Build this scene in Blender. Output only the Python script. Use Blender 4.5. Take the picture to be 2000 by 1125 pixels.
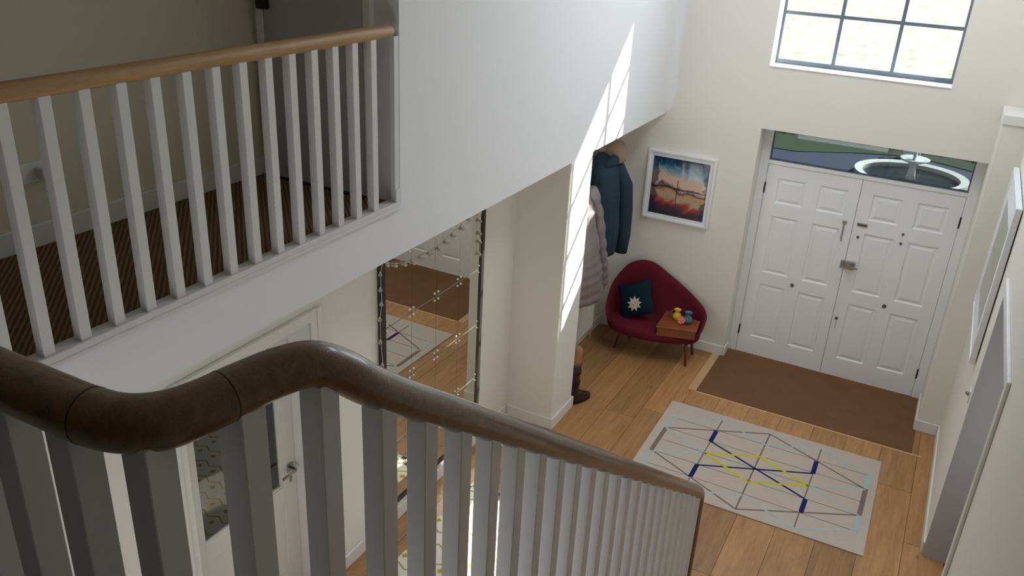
import bpy, math, random
from mathutils import Vector, Matrix

random.seed(7)
scene = bpy.context.scene
for o in list(bpy.data.objects):
    bpy.data.objects.remove(o, do_unlink=True)
COL = scene.collection

# ------------------------------------------------------------------ camera
RIGHT = Vector((0.88060328, 0.47131986, 0.04894333))
DOWN = Vector((0.23328576, -0.34131246, -0.91054026))
FWD = Vector((-0.41245074, 0.81324252, -0.41051308))
cam_data = bpy.data.cameras.new('camera')
cam_data.sensor_width = 36.0
cam_data.sensor_fit = 'HORIZONTAL'
cam_data.lens = 36.0 * 1653.05 / 2000.0
cam_data.clip_start = 0.02
cam_data.clip_end = 500
cam = bpy.data.objects.new('camera', cam_data)
COL.objects.link(cam)
m = Matrix.Identity(4)
for i in range(3):
    m[i][0] = RIGHT[i]; m[i][1] = -DOWN[i]; m[i][2] = -FWD[i]
m[2][3] = 4.0
cam.matrix_world = m
scene.camera = cam

# ------------------------------------------------------------------ world, sun, exposure
SUN_DIR = Vector((-1.0, -1.25, -1.20)).normalized()      # direction the light travels
SUN_STRENGTH = 20.0
SKY_STRENGTH = 0.10
world = bpy.data.worlds.new('world'); scene.world = world
world.use_nodes = True
wn = world.node_tree
for n in list(wn.nodes): wn.nodes.remove(n)
w_out = wn.nodes.new('ShaderNodeOutputWorld')
w_bg = wn.nodes.new('ShaderNodeBackground')
w_sky = wn.nodes.new('ShaderNodeTexSky')
w_sky.sky_type = 'NISHITA'
w_sky.sun_disc = False
w_sky.sun_elevation = math.asin(-SUN_DIR.z)
w_sky.sun_rotation = math.atan2(-SUN_DIR.x, -SUN_DIR.y)
w_sky.air_density = 1.0
w_sky.dust_density = 2.0
w_bg.inputs['Strength'].default_value = SKY_STRENGTH
wn.links.new(w_sky.outputs[0], w_bg.inputs['Color'])
wn.links.new(w_bg.outputs[0], w_out.inputs['Surface'])

sun_data = bpy.data.lights.new('sun', 'SUN')
sun_data.energy = SUN_STRENGTH
sun_data.angle = math.radians(0.55)
sun_data.color = (1.0, 0.97, 0.92)
sun = bpy.data.objects.new('sun', sun_data)
COL.objects.link(sun)
sun.location = (4, 12, 9)
sun.rotation_euler = SUN_DIR.to_track_quat('-Z', 'Y').to_euler()

def area_light(name, loc, direction, sx, sy, power, color, portal=False):
    d = bpy.data.lights.new(name, 'AREA')
    d.shape = 'RECTANGLE'; d.size = sx; d.size_y = sy; d.energy = power; d.color = color
    if portal: d.cycles.is_portal = True
    o = bpy.data.objects.new(name, d); COL.objects.link(o)
    o.location = loc
    o.rotation_euler = Vector(direction).to_track_quat('-Z', 'Z').to_euler()
    return o
# daylight entering by the tall window over the front door, and an added fill lamp up in the ceiling
area_light('window_daylight', (-0.79, 8.05, 3.72), (0, -1, -0.12), 1.35, 1.65, 22, (0.70, 0.86, 1.0))
area_light('roof_fill_light', (-0.65, 5.95, 5.06), (0, 0, -1), 1.15, 1.8, 32, (0.90, 0.95, 1.0))
# added ground floor fill lamps: one under the landing, one behind the right doorway
area_light('under_landing_fill_light', (-1.35, 0.235, 1.25), (0, 1, 0.05), 2.0, 1.5, 16, (0.95, 0.96, 1.0))
area_light('lobby_fill_light', (1.2, 4.85, 1.3), (-1, 0, -0.1), 1.3, 1.8, 6, (0.92, 0.96, 1.0))

# added narrow lamp standing in for sunlight thrown back by the mirror tiles onto the zigzag rug
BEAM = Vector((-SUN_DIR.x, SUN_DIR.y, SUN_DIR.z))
mb_l = area_light('mirror_beam_standin', Vector((-2.80, 4.62, 0.95)) + BEAM * 0.21, BEAM, 0.43, 1.2, 11.0, (1.0, 0.97, 0.92))
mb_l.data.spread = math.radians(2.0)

vs = scene.view_settings
vs.view_transform = 'Standard'; vs.look = 'None'; vs.gamma = 1.0
vs.use_curve_mapping = False
vs.exposure = 0.28
scene.cycles.max_bounces = 8
scene.cycles.diffuse_bounces = 5
scene.cycles.glossy_bounces = 4
scene.cycles.adaptive_threshold = 0.02
scene.cycles.transparent_max_bounces = 12

# ------------------------------------------------------------------ materials
def _new(name):
    mt = bpy.data.materials.new(name); mt.use_nodes = True
    nt = mt.node_tree
    return mt, nt, nt.nodes['Principled BSDF']
def rgb(r, g, b):       # sRGB 0..255 -> linear
    def f(c):
        c /= 255.0
        return c / 12.92 if c <= 0.04045 else ((c + 0.055) / 1.055) ** 2.4
    return (f(r), f(g), f(b), 1.0)
def N(nt, typ, **kw):
    n = nt.nodes.new(typ)
    for k, v in kw.items():
        setattr(n, k, v)
    return n
def mixc(nt, fac, a, b):
    n = nt.nodes.new('ShaderNodeMix'); n.data_type = 'RGBA'
    for sock, v in ((n.inputs[0], fac), (n.inputs[6], a), (n.inputs[7], b)):
        if hasattr(v, 'is_output'): nt.links.new(v, sock)
        else: sock.default_value = v
    return n.outputs[2]
def math_(nt, op, a, b=None, c=None):
    n = nt.nodes.new('ShaderNodeMath'); n.operation = op
    for i, v in enumerate((a, b, c)):
        if v is None: continue
        if hasattr(v, 'is_output'): nt.links.new(v, n.inputs[i])
        else: n.inputs[i].default_value = v
    return n.outputs[0]
def plain(name, col, rough=0.5, metal=0.0, bump=0.0, bscale=200.0, vary=0.0, vscale=3.0, spec=0.5, coat=0.0):
    mt, nt, b = _new(name)
    b.inputs['Base Color'].default_value = col
    b.inputs['Roughness'].default_value = rough
    b.inputs['Metallic'].default_value = metal
    b.inputs['Specular IOR Level'].default_value = spec
    b.inputs['Coat Weight'].default_value = coat
    tc = N(nt, 'ShaderNodeTexCoord')
    if vary:
        nz = N(nt, 'ShaderNodeTexNoise'); nz.inputs['Scale'].default_value = vscale
        nz.inputs['Detail'].default_value = 4
        nt.links.new(tc.outputs['Object'], nz.inputs['Vector'])
        d = tuple(c * (1 - vary) for c in col[:3]) + (1,)
        l = tuple(min(1, c * (1 + vary)) for c in col[:3]) + (1,)
        nt.links.new(mixc(nt, nz.outputs['Fac'], d, l), b.inputs['Base Color'])
    if bump:
        nz2 = N(nt, 'ShaderNodeTexNoise'); nz2.inputs['Scale'].default_value = bscale
        nt.links.new(tc.outputs['Object'], nz2.inputs['Vector'])
        bp = N(nt, 'ShaderNodeBump'); bp.inputs['Strength'].default_value = bump
        bp.inputs['Distance'].default_value = 0.01
        nt.links.new(nz2.outputs['Fac'], bp.inputs['Height'])
        nt.links.new(bp.outputs[0], b.inputs['Normal'])
    return mt
def wood(name, dark, light, stretch=(1, 12, 12), scale=3.0, rough=0.4, rnd=0.0, coat=0.0, knots=False):
    """grain runs along the axis with the small stretch value"""
    mt, nt, b = _new(name)
    tc = N(nt, 'ShaderNodeTexCoord')
    oi = N(nt, 'ShaderNodeObjectInfo')
    off = N(nt, 'ShaderNodeVectorMath', operation='SCALE')
    off.inputs[0].default_value = (7.3, 5.1, 3.7)
    nt.links.new(oi.outputs['Random'], off.inputs['Scale'])
    add = N(nt, 'ShaderNodeVectorMath', operation='ADD')
    nt.links.new(tc.outputs['Object'], add.inputs[0]); nt.links.new(off.outputs[0], add.inputs[1])
    mp = N(nt, 'ShaderNodeMapping'); mp.inputs['Scale'].default_value = stretch
    nt.links.new(add.outputs[0], mp.inputs['Vector'])
    n1 = N(nt, 'ShaderNodeTexNoise'); n1.inputs['Scale'].default_value = scale
    n1.inputs['Detail'].default_value = 6; n1.inputs['Roughness'].default_value = 0.6
    n1.inputs['Distortion'].default_value = 0.6
    nt.links.new(mp.outputs[0], n1.inputs['Vector'])
    n2 = N(nt, 'ShaderNodeTexNoise'); n2.inputs['Scale'].default_value = scale * 7
    n2.inputs['Detail'].default_value = 3
    nt.links.new(mp.outputs[0], n2.inputs['Vector'])
    f = math_(nt, 'ADD', math_(nt, 'MULTIPLY', n1.outputs['Fac'], 0.7), math_(nt, 'MULTIPLY', n2.outputs['Fac'], 0.3))
    rmp = N(nt, 'ShaderNodeMapRange')
    rmp.inputs['From Min'].default_value = 0.3; rmp.inputs['From Max'].default_value = 0.7
    nt.links.new(f, rmp.inputs['Value'])
    c = mixc(nt, rmp.outputs[0], dark, light)
    if knots:
        mk = N(nt, 'ShaderNodeMapping'); mk.inputs['Scale'].default_value = (4.0, 1.6, 1)
        nt.links.new(add.outputs[0], mk.inputs['Vector'])
        vo = N(nt, 'ShaderNodeTexVoronoi'); vo.inputs['Scale'].default_value = 1.3
        nt.links.new(mk.outputs[0], vo.inputs['Vector'])
        kr = N(nt, 'ShaderNodeMapRange')
        kr.inputs['From Min'].default_value = 0.03; kr.inputs['From Max'].default_value = 0.09
        kr.inputs['To Min'].default_value = 0.75; kr.inputs['To Max'].default_value = 0.0
        nt.links.new(vo.outputs['Distance'], kr.inputs['Value'])
        c = mixc(nt, kr.outputs[0], c, tuple(v * 0.45 for v in dark[:3]) + (1,))
    if rnd:
        hs = N(nt, 'ShaderNodeHueSaturation')
        v = math_(nt, 'ADD', math_(nt, 'MULTIPLY', oi.outputs['Random'], 2 * rnd), 1.0 - rnd)
        nt.links.new(v, hs.inputs['Value']); nt.links.new(c, hs.inputs['Color'])
        c = hs.outputs[0]
    nt.links.new(c, b.inputs['Base Color'])
    b.inputs['Roughness'].default_value = rough
    b.inputs['Coat Weight'].default_value = coat
    bp = N(nt, 'ShaderNodeBump'); bp.inputs['Strength'].default_value = 0.15
    bp.inputs['Distance'].default_value = 0.004
    nt.links.new(n2.outputs['Fac'], bp.inputs['Height']); nt.links.new(bp.outputs[0], b.inputs['Normal'])
    return mt
def glass(name, tint, refl=1.0, ior=1.5):
    """thin pane: clear or tinted see-through plus the mirror reflection of its two faces"""
    mt = bpy.data.materials.new(name); mt.use_nodes = True
    nt = mt.node_tree
    nt.nodes.remove(nt.nodes['Principled BSDF'])
    out = nt.nodes['Material Output']
    tr = N(nt, 'ShaderNodeBsdfTransparent'); tr.inputs[0].default_value = tint
    gl = N(nt, 'ShaderNodeBsdfGlossy'); gl.inputs['Roughness'].default_value = 0.0
    fr = N(nt, 'ShaderNodeFresnel'); fr.inputs['IOR'].default_value = ior
    mx = N(nt, 'ShaderNodeMixShader')
    ge = N(nt, 'ShaderNodeNewGeometry')      # both faces' reflection is put on the entry face
    fac = math_(nt, 'MINIMUM', math_(nt, 'MULTIPLY', fr.outputs[0], refl), 1.0)
    nt.links.new(math_(nt, 'MULTIPLY', fac, math_(nt, 'SUBTRACT', 1.0, ge.outputs['Backfacing'])), mx.inputs[0])
    nt.links.new(tr.outputs[0], mx.inputs[1]); nt.links.new(gl.outputs[0], mx.inputs[2])
    nt.links.new(mx.outputs[0], out.inputs['Surface'])
    return mt

M = {}
M['wall'] = plain('wall_paint', rgb(235, 232, 224), 0.85, bump=0.02, bscale=60, spec=0.2)
M['upper_wall'] = plain('upper_wall_white_paint', rgb(236, 236, 238), 0.85, bump=0.02, bscale=60, spec=0.2)
M['dark_wall'] = plain('landing_bounce_absorber', rgb(96, 90, 84), 0.85, spec=0.2)  # dark tone chosen for the unseen back wall to soak up bounce light
M['gallery_wall'] = plain('gallery_wall_paint', rgb(226, 219, 198), 0.85, bump=0.02, bscale=60, spec=0.2)
M['ceiling'] = plain('ceiling_paint', rgb(238, 238, 236), 0.9, spec=0.2)
M['trim'] = plain('trim_gloss_paint', rgb(233, 232, 228), 0.4, vary=0.02)
M['baluster'] = plain('baluster_paint', rgb(222, 220, 218), 0.45, vary=0.03)
M['doorpaint'] = plain('door_paint', rgb(242, 243, 244), 0.4, vary=0.02)
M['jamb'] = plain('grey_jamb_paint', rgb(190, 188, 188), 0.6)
M['seam'] = plain('dark_joint', rgb(28, 24, 22), 0.8)
M['plank'] = wood('oak_plank', rgb(152, 106, 64), rgb(194, 148, 98), (9, 0.7, 1), 3.2, 0.42, rnd=0.2, knots=True)
M['plank_pale'] = wood('pale_oak_strip', rgb(196, 152, 108), rgb(220, 184, 140), (9, 0.7, 1), 3.2, 0.45)
M['subfloor'] = plain('subfloor', rgb(70, 48, 32), 0.9)
M['rail_oak'] = wood('dark_oak_rail', rgb(86, 60, 38), rgb(134, 96, 60), (3.0, 3.0, 3.0), 14.0, 0.30, coat=0.4)
M['rail_oak_light'] = wood('oak_gallery_rail', rgb(152, 116, 72), rgb(188, 150, 100), (14, 1.2, 14), 3.0, 0.45)
M['carpet'] = None
M['mat'] = plain('coir_mat', rgb(150, 110, 78), 0.95, bump=0.9, bscale=420, vary=0.18, vscale=5, spec=0.1)
M['frame_metal'] = plain('window_bar_paint', rgb(96, 106, 116), 0.45)
M['steel'] = plain('brushed_steel', rgb(168, 166, 162), 0.32, metal=1.0)
M['darksteel'] = plain('dark_steel', rgb(92, 90, 88), 0.4, metal=1.0)
M['brass_dark'] = plain('aged_hinge', rgb(60, 52, 46), 0.5, metal=0.6)
M['chrome'] = plain('chrome', rgb(230, 230, 230), 0.08, metal=1.0)
M['mirror'] = plain('mirror_silver', (0.74, 0.735, 0.68, 1), 0.0, metal=1.0)
M['mirror_frame'] = plain('mirror_frame_dark', rgb(62, 58, 54), 0.4, metal=0.5)
M['backing'] = plain('mirror_backing', rgb(205, 205, 200), 0.5)
M['glass'] = glass('clear_glass', (0.93, 0.95, 0.96, 1), 1.6)
M['glass_tint'] = glass('shade_tinted_transom_glass', (0.42, 0.46, 0.46, 1), 2.2)  # tint added to dim the view, so the drive reads as shaded
M['glass_door'] = glass('hall_door_glass', (0.78, 0.77, 0.74, 1), 2.6)
M['picglass'] = None
M['white_frame'] = plain('white_frame_wood', rgb(238, 239, 242), 0.45)
M['mount'] = plain('picture_mount', rgb(236, 238, 242), 0.7)
M['maroon'] = plain('maroon_wool', rgb(104, 30, 46), 0.9, bump=0.35, bscale=500, vary=0.12, vscale=8, spec=0.15)
M['teak'] = wood('teak', rgb(116, 58, 30), rgb(158, 88, 48), (1.2, 10, 10), 4.0, 0.4, coat=0.15)
M['leg'] = wood('teak_leg', rgb(86, 44, 26), rgb(122, 68, 40), (10, 10, 1.2), 4.0, 0.4)
M['teal_cloth'] = plain('dark_teal_cloth', rgb(18, 42, 50), 0.9, bump=0.3, bscale=400, vary=0.15, spec=0.15)
M['cream_felt'] = plain('cream_felt', rgb(222, 212, 190), 0.85, vary=0.05)
M['yellow_glaze'] = plain('yellow_glaze', rgb(226, 186, 20), 0.25, coat=0.4)
M['teal_glaze'] = plain('teal_glaze', rgb(50, 112, 122), 0.25, coat=0.4)
M['pink_petal'] = plain('pink_petal', rgb(226, 122, 122), 0.7)
M['purple_petal'] = plain('purple_petal', rgb(120, 70, 130), 0.7)
M['stem'] = plain('green_stem', rgb(70, 96, 60), 0.6)
M['blue_coat'] = plain('petrol_blue_coat', rgb(46, 63, 78), 0.85, bump=0.2, bscale=300, vary=0.12, vscale=6, spec=0.2)
M['puffer'] = plain('lilac_grey_quilt', rgb(132, 122, 124), 0.55, vary=0.06, vscale=8)
M['straw'] = plain('beige_felt_hat', rgb(156, 134, 114), 0.9, vary=0.06, bump=0.2, bscale=300)
M['boot'] = plain('dark_brown_leather', rgb(46, 32, 32), 0.35, vary=0.15)
M['sole'] = plain('boot_sole', rgb(24, 20, 20), 0.6)
M['tan'] = plain('tan_suede', rgb(158, 112, 74), 0.8, vary=0.1)
M['radiator'] = plain('radiator_enamel', rgb(232, 230, 224), 0.35)
M['white_plastic'] = plain('white_plastic', rgb(236, 236, 232), 0.35)
M['black'] = plain('black_plastic', rgb(18, 18, 18), 0.4)
M['bulb'] = plain('clear_bulb', rgb(225, 220, 205), 0.12, spec=0.8)
M['bulb'].node_tree.nodes['Principled BSDF'].inputs['Transmission Weight'].default_value = 0.6
M['wire'] = plain('pale_wire', rgb(206, 200, 184), 0.5)
M['stone'] = plain('pale_stone', rgb(240, 239, 236), 0.7, vary=0.06)
M['hedge'] = plain('hedge_leaf', rgb(46, 74, 44), 0.8, vary=0.4, vscale=9)
M['lawn'] = plain('drive_lawn', rgb(78, 92, 76), 0.95, vary=0.35, vscale=6, spec=0.1)  # the lawn's shade is put into this dark green
M['gravel'] = plain('slate_gravel', rgb(86, 92, 114), 0.9, vary=0.25, vscale=14, spec=0.1)
M['water'] = plain('pool_water', rgb(40, 52, 54), 0.06)
M['rug_base'] = plain('rug_cream_weave', rgb(208, 194, 182), 0.95, bump=0.5, bscale=350, vary=0.05, vscale=20, spec=0.1)
for k_, c_ in dict(rug_grey=(134, 122, 114), rug_navy=(38, 44, 104), rug_yellow=(214, 206, 40),
                   rug_cyan=(176, 204, 202), rug_pink=(222, 186, 178)).items():
    M[k_] = plain(k_ + '_yarn', rgb(*c_), 0.95, bump=0.4, bscale=350, spec=0.1)

def make_carpet():
    mt, nt, b = _new('sisal_carpet')
    tc = N(nt, 'ShaderNodeTexCoord')
    wv = N(nt, 'ShaderNodeTexWave'); wv.inputs['Scale'].default_value = 22
    wv.inputs['Distortion'].default_value = 1.2; wv.bands_direction = 'DIAGONAL'
    nt.links.new(tc.outputs['Object'], wv.inputs['Vector'])
    nt.links.new(mixc(nt, wv.outputs['Fac'], rgb(84, 64, 46), rgb(136, 108, 80)), b.inputs['Base Color'])
    b.inputs['Roughness'].default_value = 0.95
    bp = N(nt, 'ShaderNodeBump'); bp.inputs['Strength'].default_value = 0.6; bp.inputs['Distance'].default_value = 0.004
    nt.links.new(wv.outputs['Fac'], bp.inputs['Height']); nt.links.new(bp.outputs[0], b.inputs['Normal'])
    return mt
M['carpet'] = make_carpet()

def make_zigzag():
    mt, nt, b = _new('zigzag_rug')
    tc = N(nt, 'ShaderNodeTexCoord'); sp = N(nt, 'ShaderNodeSeparateXYZ')
    nt.links.new(tc.outputs['Object'], sp.inputs[0])
    x, y = sp.outputs[0], sp.outputs[1]
    P = 0.14
    tri = math_(nt, 'PINGPONG', math_(nt, 'DIVIDE', x, P), 0.5)          # 0..0.5
    v = math_(nt, 'ADD', math_(nt, 'DIVIDE', y, P), math_(nt, 'MULTIPLY', tri, 0.55))
    band = math_(nt, 'ABSOLUTE', math_(nt, 'SUBTRACT', math_(nt, 'FRACT', v), 0.5))
    line = math_(nt, 'LESS_THAN', band, 0.045)
    dx = math_(nt, 'ABSOLUTE', math_(nt, 'SUBTRACT', math_(nt, 'FRACT', math_(nt, 'ADD', math_(nt, 'DIVIDE', x, P), 0.5)), 0.5))
    dy = math_(nt, 'ABSOLUTE', math_(nt, 'SUBTRACT', math_(nt, 'FRACT', math_(nt, 'ADD', math_(nt, 'DIVIDE', y, P), 0.5)), 0.5))
    # diamond sits between two zigzag lines
    dia = math_(nt, 'LESS_THAN', math_(nt, 'ADD', dx, dy), 0.17)
    c1 = mixc(nt, line, rgb(226, 222, 208), rgb(176, 150, 74))
    c2 = mixc(nt, dia, c1, rgb(190, 158, 52))
    stripe = math_(nt, 'GREATER_THAN', y, 1.10)
    chk = N(nt, 'ShaderNodeTexChecker'); chk.inputs['Scale'].default_value = 1 / (P * 0.33)
    chk.inputs['Color1'].default_value = rgb(220, 216, 204); chk.inputs['Color2'].default_value = rgb(84, 84, 80)
    nt.links.new(tc.outputs['Object'], chk.inputs['Vector'])
    c3 = mixc(nt, stripe, c2, chk.outputs['Color'])
    nt.links.new(c3, b.inputs['Base Color'])
    b.inputs['Roughness'].default_value = 0.95
    b.inputs['Specular IOR Level'].default_value = 0.1
    return mt
M['zigzag'] = make_zigzag()

def make_painting(name, stops, seed, dark):
    """abstract brushwork: bands over the height, torn by noise (flat print)"""
    mt, nt, b = _new(name)
    tc = N(nt, 'ShaderNodeTexCoord'); mp = N(nt, 'ShaderNodeMapping')
    mp.inputs['Location'].default_value = (seed, seed * 0.7, 0)
    nt.links.new(tc.outputs['Generated'], mp.inputs['Vector'])
    n1 = N(nt, 'ShaderNodeTexNoise'); n1.inputs['Scale'].default_value = 3.2; n1.inputs['Detail'].default_value = 8
    n1.inputs['Roughness'].default_value = 0.62; n1.inputs['Distortion'].default_value = 1.1
    nt.links.new(mp.outputs[0], n1.inputs['Vector'])
    sp = N(nt, 'ShaderNodeSeparateXYZ'); nt.links.new(tc.outputs['Generated'], sp.inputs[0])
    f = math_(nt, 'ADD', sp.outputs[2], math_(nt, 'MULTIPLY', math_(nt, 'SUBTRACT', n1.outputs['Fac'], 0.5), 0.42))
    f = math_(nt, 'ADD', f, math_(nt, 'MULTIPLY', math_(nt, 'SUBTRACT', sp.outputs[0], 0.5), 0.10))
    cr = N(nt, 'ShaderNodeValToRGB')
    while len(cr.color_ramp.elements) < len(stops): cr.color_ramp.elements.new(0.5)
    for e, (p, c) in zip(cr.color_ramp.elements, stops):
        e.position = p; e.color = rgb(*c)
    nt.links.new(f, cr.inputs[0])
    n2 = N(nt, 'ShaderNodeTexNoise'); n2.inputs['Scale'].default_value = 4.5; n2.inputs['Detail'].default_value = 6
    nt.links.new(mp.outputs[0], n2.inputs['Vector'])
    edge = math_(nt, 'ABSOLUTE', math_(nt, 'SUBTRACT', sp.outputs[0], 0.53))
    mask = math_(nt, 'GREATER_THAN', math_(nt, 'ADD', edge, math_(nt, 'MULTIPLY', math_(nt, 'SUBTRACT', n2.outputs['Fac'], 0.5), 0.5)), 0.40)
    col = mixc(nt, math_(nt, 'MULTIPLY', mask, 0.75), cr.outputs[0], dark)
    # dark mast and reflection strokes
    st = math_(nt, 'LESS_THAN', math_(nt, 'ABSOLUTE', math_(nt, 'SUBTRACT', math_(nt, 'ADD', sp.outputs[0], math_(nt, 'MULTIPLY', n2.outputs['Fac'], 0.02)), 0.49)), 0.008)
    sz = math_(nt, 'LESS_THAN', math_(nt, 'ABSOLUTE', math_(nt, 'SUBTRACT', sp.outputs[2], 0.42)), 0.22)
    col = mixc(nt, math_(nt, 'MULTIPLY', math_(nt, 'MULTIPLY', st, sz), 0.8), col, rgb(40, 34, 36))
    hz = math_(nt, 'LESS_THAN', math_(nt, 'ABSOLUTE', math_(nt, 'SUBTRACT', math_(nt, 'ADD', sp.outputs[2], math_(nt, 'MULTIPLY', math_(nt, 'SUBTRACT', n1.outputs['Fac'], 0.5), 0.10)), 0.49)), 0.012)
    col = mixc(nt, math_(nt, 'MULTIPLY', hz, 0.85), col, rgb(38, 38, 46))
    nt.links.new(col, b.inputs['Base Color'])
    b.inputs['Roughness'].default_value = 0.06
    b.inputs['Specular IOR Level'].default_value = 0.5
    return mt
M['painting'] = make_painting('abstract_seascape', [
    (0.0, (58, 52, 66)), (0.14, (92, 60, 70)), (0.24, (196, 78, 58)), (0.32, (168, 176, 140)), (0.40, (206, 150, 110)),
    (0.47, (70, 72, 86)), (0.55, (226, 190, 170)), (0.68, (214, 190, 172)), (0.78, (126, 158, 176)), (0.90, (40, 84, 112)), (1.0, (30, 48, 80))], 1.7, rgb(40, 52, 72))
M['art_right'] = make_painting('bright_abstract_print', [
    (0.0, (200, 205, 210)), (0.3, (214, 216, 218)), (0.42, (40, 70, 60)), (0.5, (206, 60, 50)), (0.58, (220, 190, 60)),
    (0.66, (90, 130, 90)), (0.8, (150, 180, 150)), (1.0, (208, 214, 216))], 4.2, rgb(120, 150, 130))

def make_field():
    mt, nt, b = _new('sunlit_grass_field')
    tc = N(nt, 'ShaderNodeTexCoord')
    n1 = N(nt, 'ShaderNodeTexNoise'); n1.inputs['Scale'].default_value = 0.35; n1.inputs['Detail'].default_value = 6
    nt.links.new(tc.outputs['Object'], n1.inputs['Vector'])
    n2 = N(nt, 'ShaderNodeTexNoise'); n2.inputs['Scale'].default_value = 2.2; n2.inputs['Detail'].default_value = 5
    nt.links.new(tc.outputs['Object'], n2.inputs['Vector'])
    c = mixc(nt, n1.outputs['Fac'], rgb(136, 152, 112), rgb(178, 178, 152))
    mr = N(nt, 'ShaderNodeMapRange'); mr.inputs['From Min'].default_value = 0.55; mr.inputs['From Max'].default_value = 0.68
    mr.inputs['To Max'].default_value = 0.8
    nt.links.new(n2.outputs['Fac'], mr.inputs['Value'])
    c = mixc(nt, mr.outputs[0], c, rgb(84, 104, 62))
    nt.links.new(c, b.inputs['Base Color']); b.inputs['Roughness'].default_value = 0.95
    b.inputs['Specular IOR Level'].default_value = 0.05
    return mt
M['field'] = make_field()

# ------------------------------------------------------------------ mesh helpers
WORLD = {}     # object name -> world location (no rotations on parents)
class MB:
    def __init__(s): s.v = []; s.f = []
    def box(s, x0, x1, y0, y1, z0, z1):
        b = len(s.v)
        s.v += [(x0, y0, z0), (x1, y0, z0), (x1, y1, z0), (x0, y1, z0), (x0, y0, z1), (x1, y0, z1), (x1, y1, z1), (x0, y1, z1)]
        s.f += [tuple(b + i for i in q) for q in ((0, 3, 2, 1), (4, 5, 6, 7), (0, 1, 5, 4), (1, 2, 6, 5), (2, 3, 7, 6), (3, 0, 4, 7))]
        return s
    def hexa(s, p):      # eight corners: bottom ring then top ring
        b = len(s.v); s.v += [tuple(q) for q in p]
        s.f += [tuple(b + i for i in q) for q in ((0, 3, 2, 1), (4, 5, 6, 7), (0, 1, 5, 4), (1, 2, 6, 5), (2, 3, 7, 6), (3, 0, 4, 7))]
        return s
    def rings(s, rings, cap=True, closed=False):
        b = len(s.v); n = len(rings[0])
        for r in rings: s.v += [tuple(p) for p in r]
        R = len(rings)
        for i in range(R if closed else R - 1):
            j = (i + 1) % R
            for k in range(n):
                l = (k + 1) % n
                s.f.append((b + i * n + k, b + i * n + l, b + j * n + l, b + j * n + k))
        if cap and not closed:
            s.f.append(tuple(b + k for k in reversed(range(n))))
            s.f.append(tuple(b + (R - 1) * n + k for k in range(n)))
        return s
    def tube(s, path, r, seg=12, cap=True):
        path = [Vector(p) for p in path]
        rs = r if isinstance(r, (list, tuple)) else [r] * len(path)
        T = []
        for i in range(len(path)):
            a = path[max(0, i - 1)]; c = path[min(len(path) - 1, i + 1)]
            T.append((c - a).normalized())
        up = Vector((0, 0, 1)) if abs(T[0].z) < 0.9 else Vector((1, 0, 0))
        nrm = (up - T[0] * up.dot(T[0])).normalized()
        rings = []
        for i, p in enumerate(path):
            nrm = (nrm - T[i] * nrm.dot(T[i])).normalized()
            bi = T[i].cross(nrm)
            rings.append([p + (nrm * math.cos(2 * math.pi * k / seg) + bi * math.sin(2 * math.pi * k / seg)) * rs[i] for k in range(seg)])
        return s.rings(rings, cap)
    def lathe(s, prof, c, seg=20, axis='Z'):
        rings = []
        for r, h in prof:
            ring = []
            for k in range(seg):
                a = 2 * math.pi * k / seg
                u, v = r * math.cos(a), r * math.sin(a)
                if axis == 'Z': ring.append((c[0] + u, c[1] + v, c[2] + h))
                elif axis == 'Y': ring.append((c[0] + u, c[1] + h, c[2] - v))
                else: ring.append((c[0] + h, c[1] + u, c[2] + v))
            rings.append(ring)
        return s.rings(rings, True)
    def sphere(s, c, r, seg=12, rin=8, sz=1.0):
        prof = [(max(1e-4, r * math.sin(math.pi * i / rin)), -r * sz * math.cos(math.pi * i / rin)) for i in range(rin + 1)]
        return s.lathe(prof, c, seg)
    def prism(s, poly, axis, a, b):    # poly: list of 2D points, extruded along axis
        n = len(poly); o = len(s.v)
        for t in (a, b):
            for (u, v) in poly:
                s.v.append((t, u, v) if axis == 'X' else (u, t, v) if axis == 'Y' else (u, v, t))
        s.f.append(tuple(o + i for i in range(n))); s.f.append(tuple(o + n + i for i in reversed(range(n))))
        for i in range(n):
            j = (i + 1) % n
            s.f.append((o + i, o + n + i, o + n + j, o + j))
        return s
    def build(s, name, mat, parent=None, smooth=False, bevel=0.0, bseg=2, subsurf=0):
        xs = [p[0] for p in s.v]; ys = [p[1] for p in s.v]; zs = [p[2] for p in s.v]
        c = Vector(((min(xs) + max(xs)) / 2, (min(ys) + max(ys)) / 2, min(zs)))
        me = bpy.data.meshes.new(name)
        me.from_pydata([(x - c.x, y - c.y, z - c.z) for x, y, z in s.v], [], s.f)
        me.update()
        import bmesh
        bm = bmesh.new(); bm.from_mesh(me); bmesh.ops.recalc_face_normals(bm, faces=bm.faces[:]); bm.to_mesh(me); bm.free()
        mt = M[mat] if isinstance(mat, str) else mat
        me.materials.append(mt)
        if smooth:
            for p in me.polygons: p.use_smooth = True
        return link(name, me, c, parent, bevel, bseg, subsurf, smooth)
def link(name, me, c, parent=None, bevel=0.0, bseg=2, subsurf=0, smooth=False):
    o = bpy.data.objects.new(name, me); COL.objects.link(o)
    WORLD[o.name] = Vector(c)
    if parent is not None:
        o.parent = parent; o.location = Vector(c) - WORLD[parent.name]
    else:
        o.location = c
    if subsurf:
        md = o.modifiers.new('subsurf', 'SUBSURF'); md.levels = subsurf; md.render_levels = subsurf
    if bevel:
        md = o.modifiers.new('bevel', 'BEVEL'); md.width = bevel; md.segments = bseg; md.limit_method = 'ANGLE'
        md.angle_limit = math.radians(40)
    return o
def copy_part(src, c, parent=None):
    o = src.copy(); COL.objects.link(o)
    WORLD[o.name] = Vector(c)
    o.parent = parent
    o.location = Vector(c) - (WORLD[parent.name] if parent is not None else Vector((0, 0, 0)))
    return o
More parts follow.
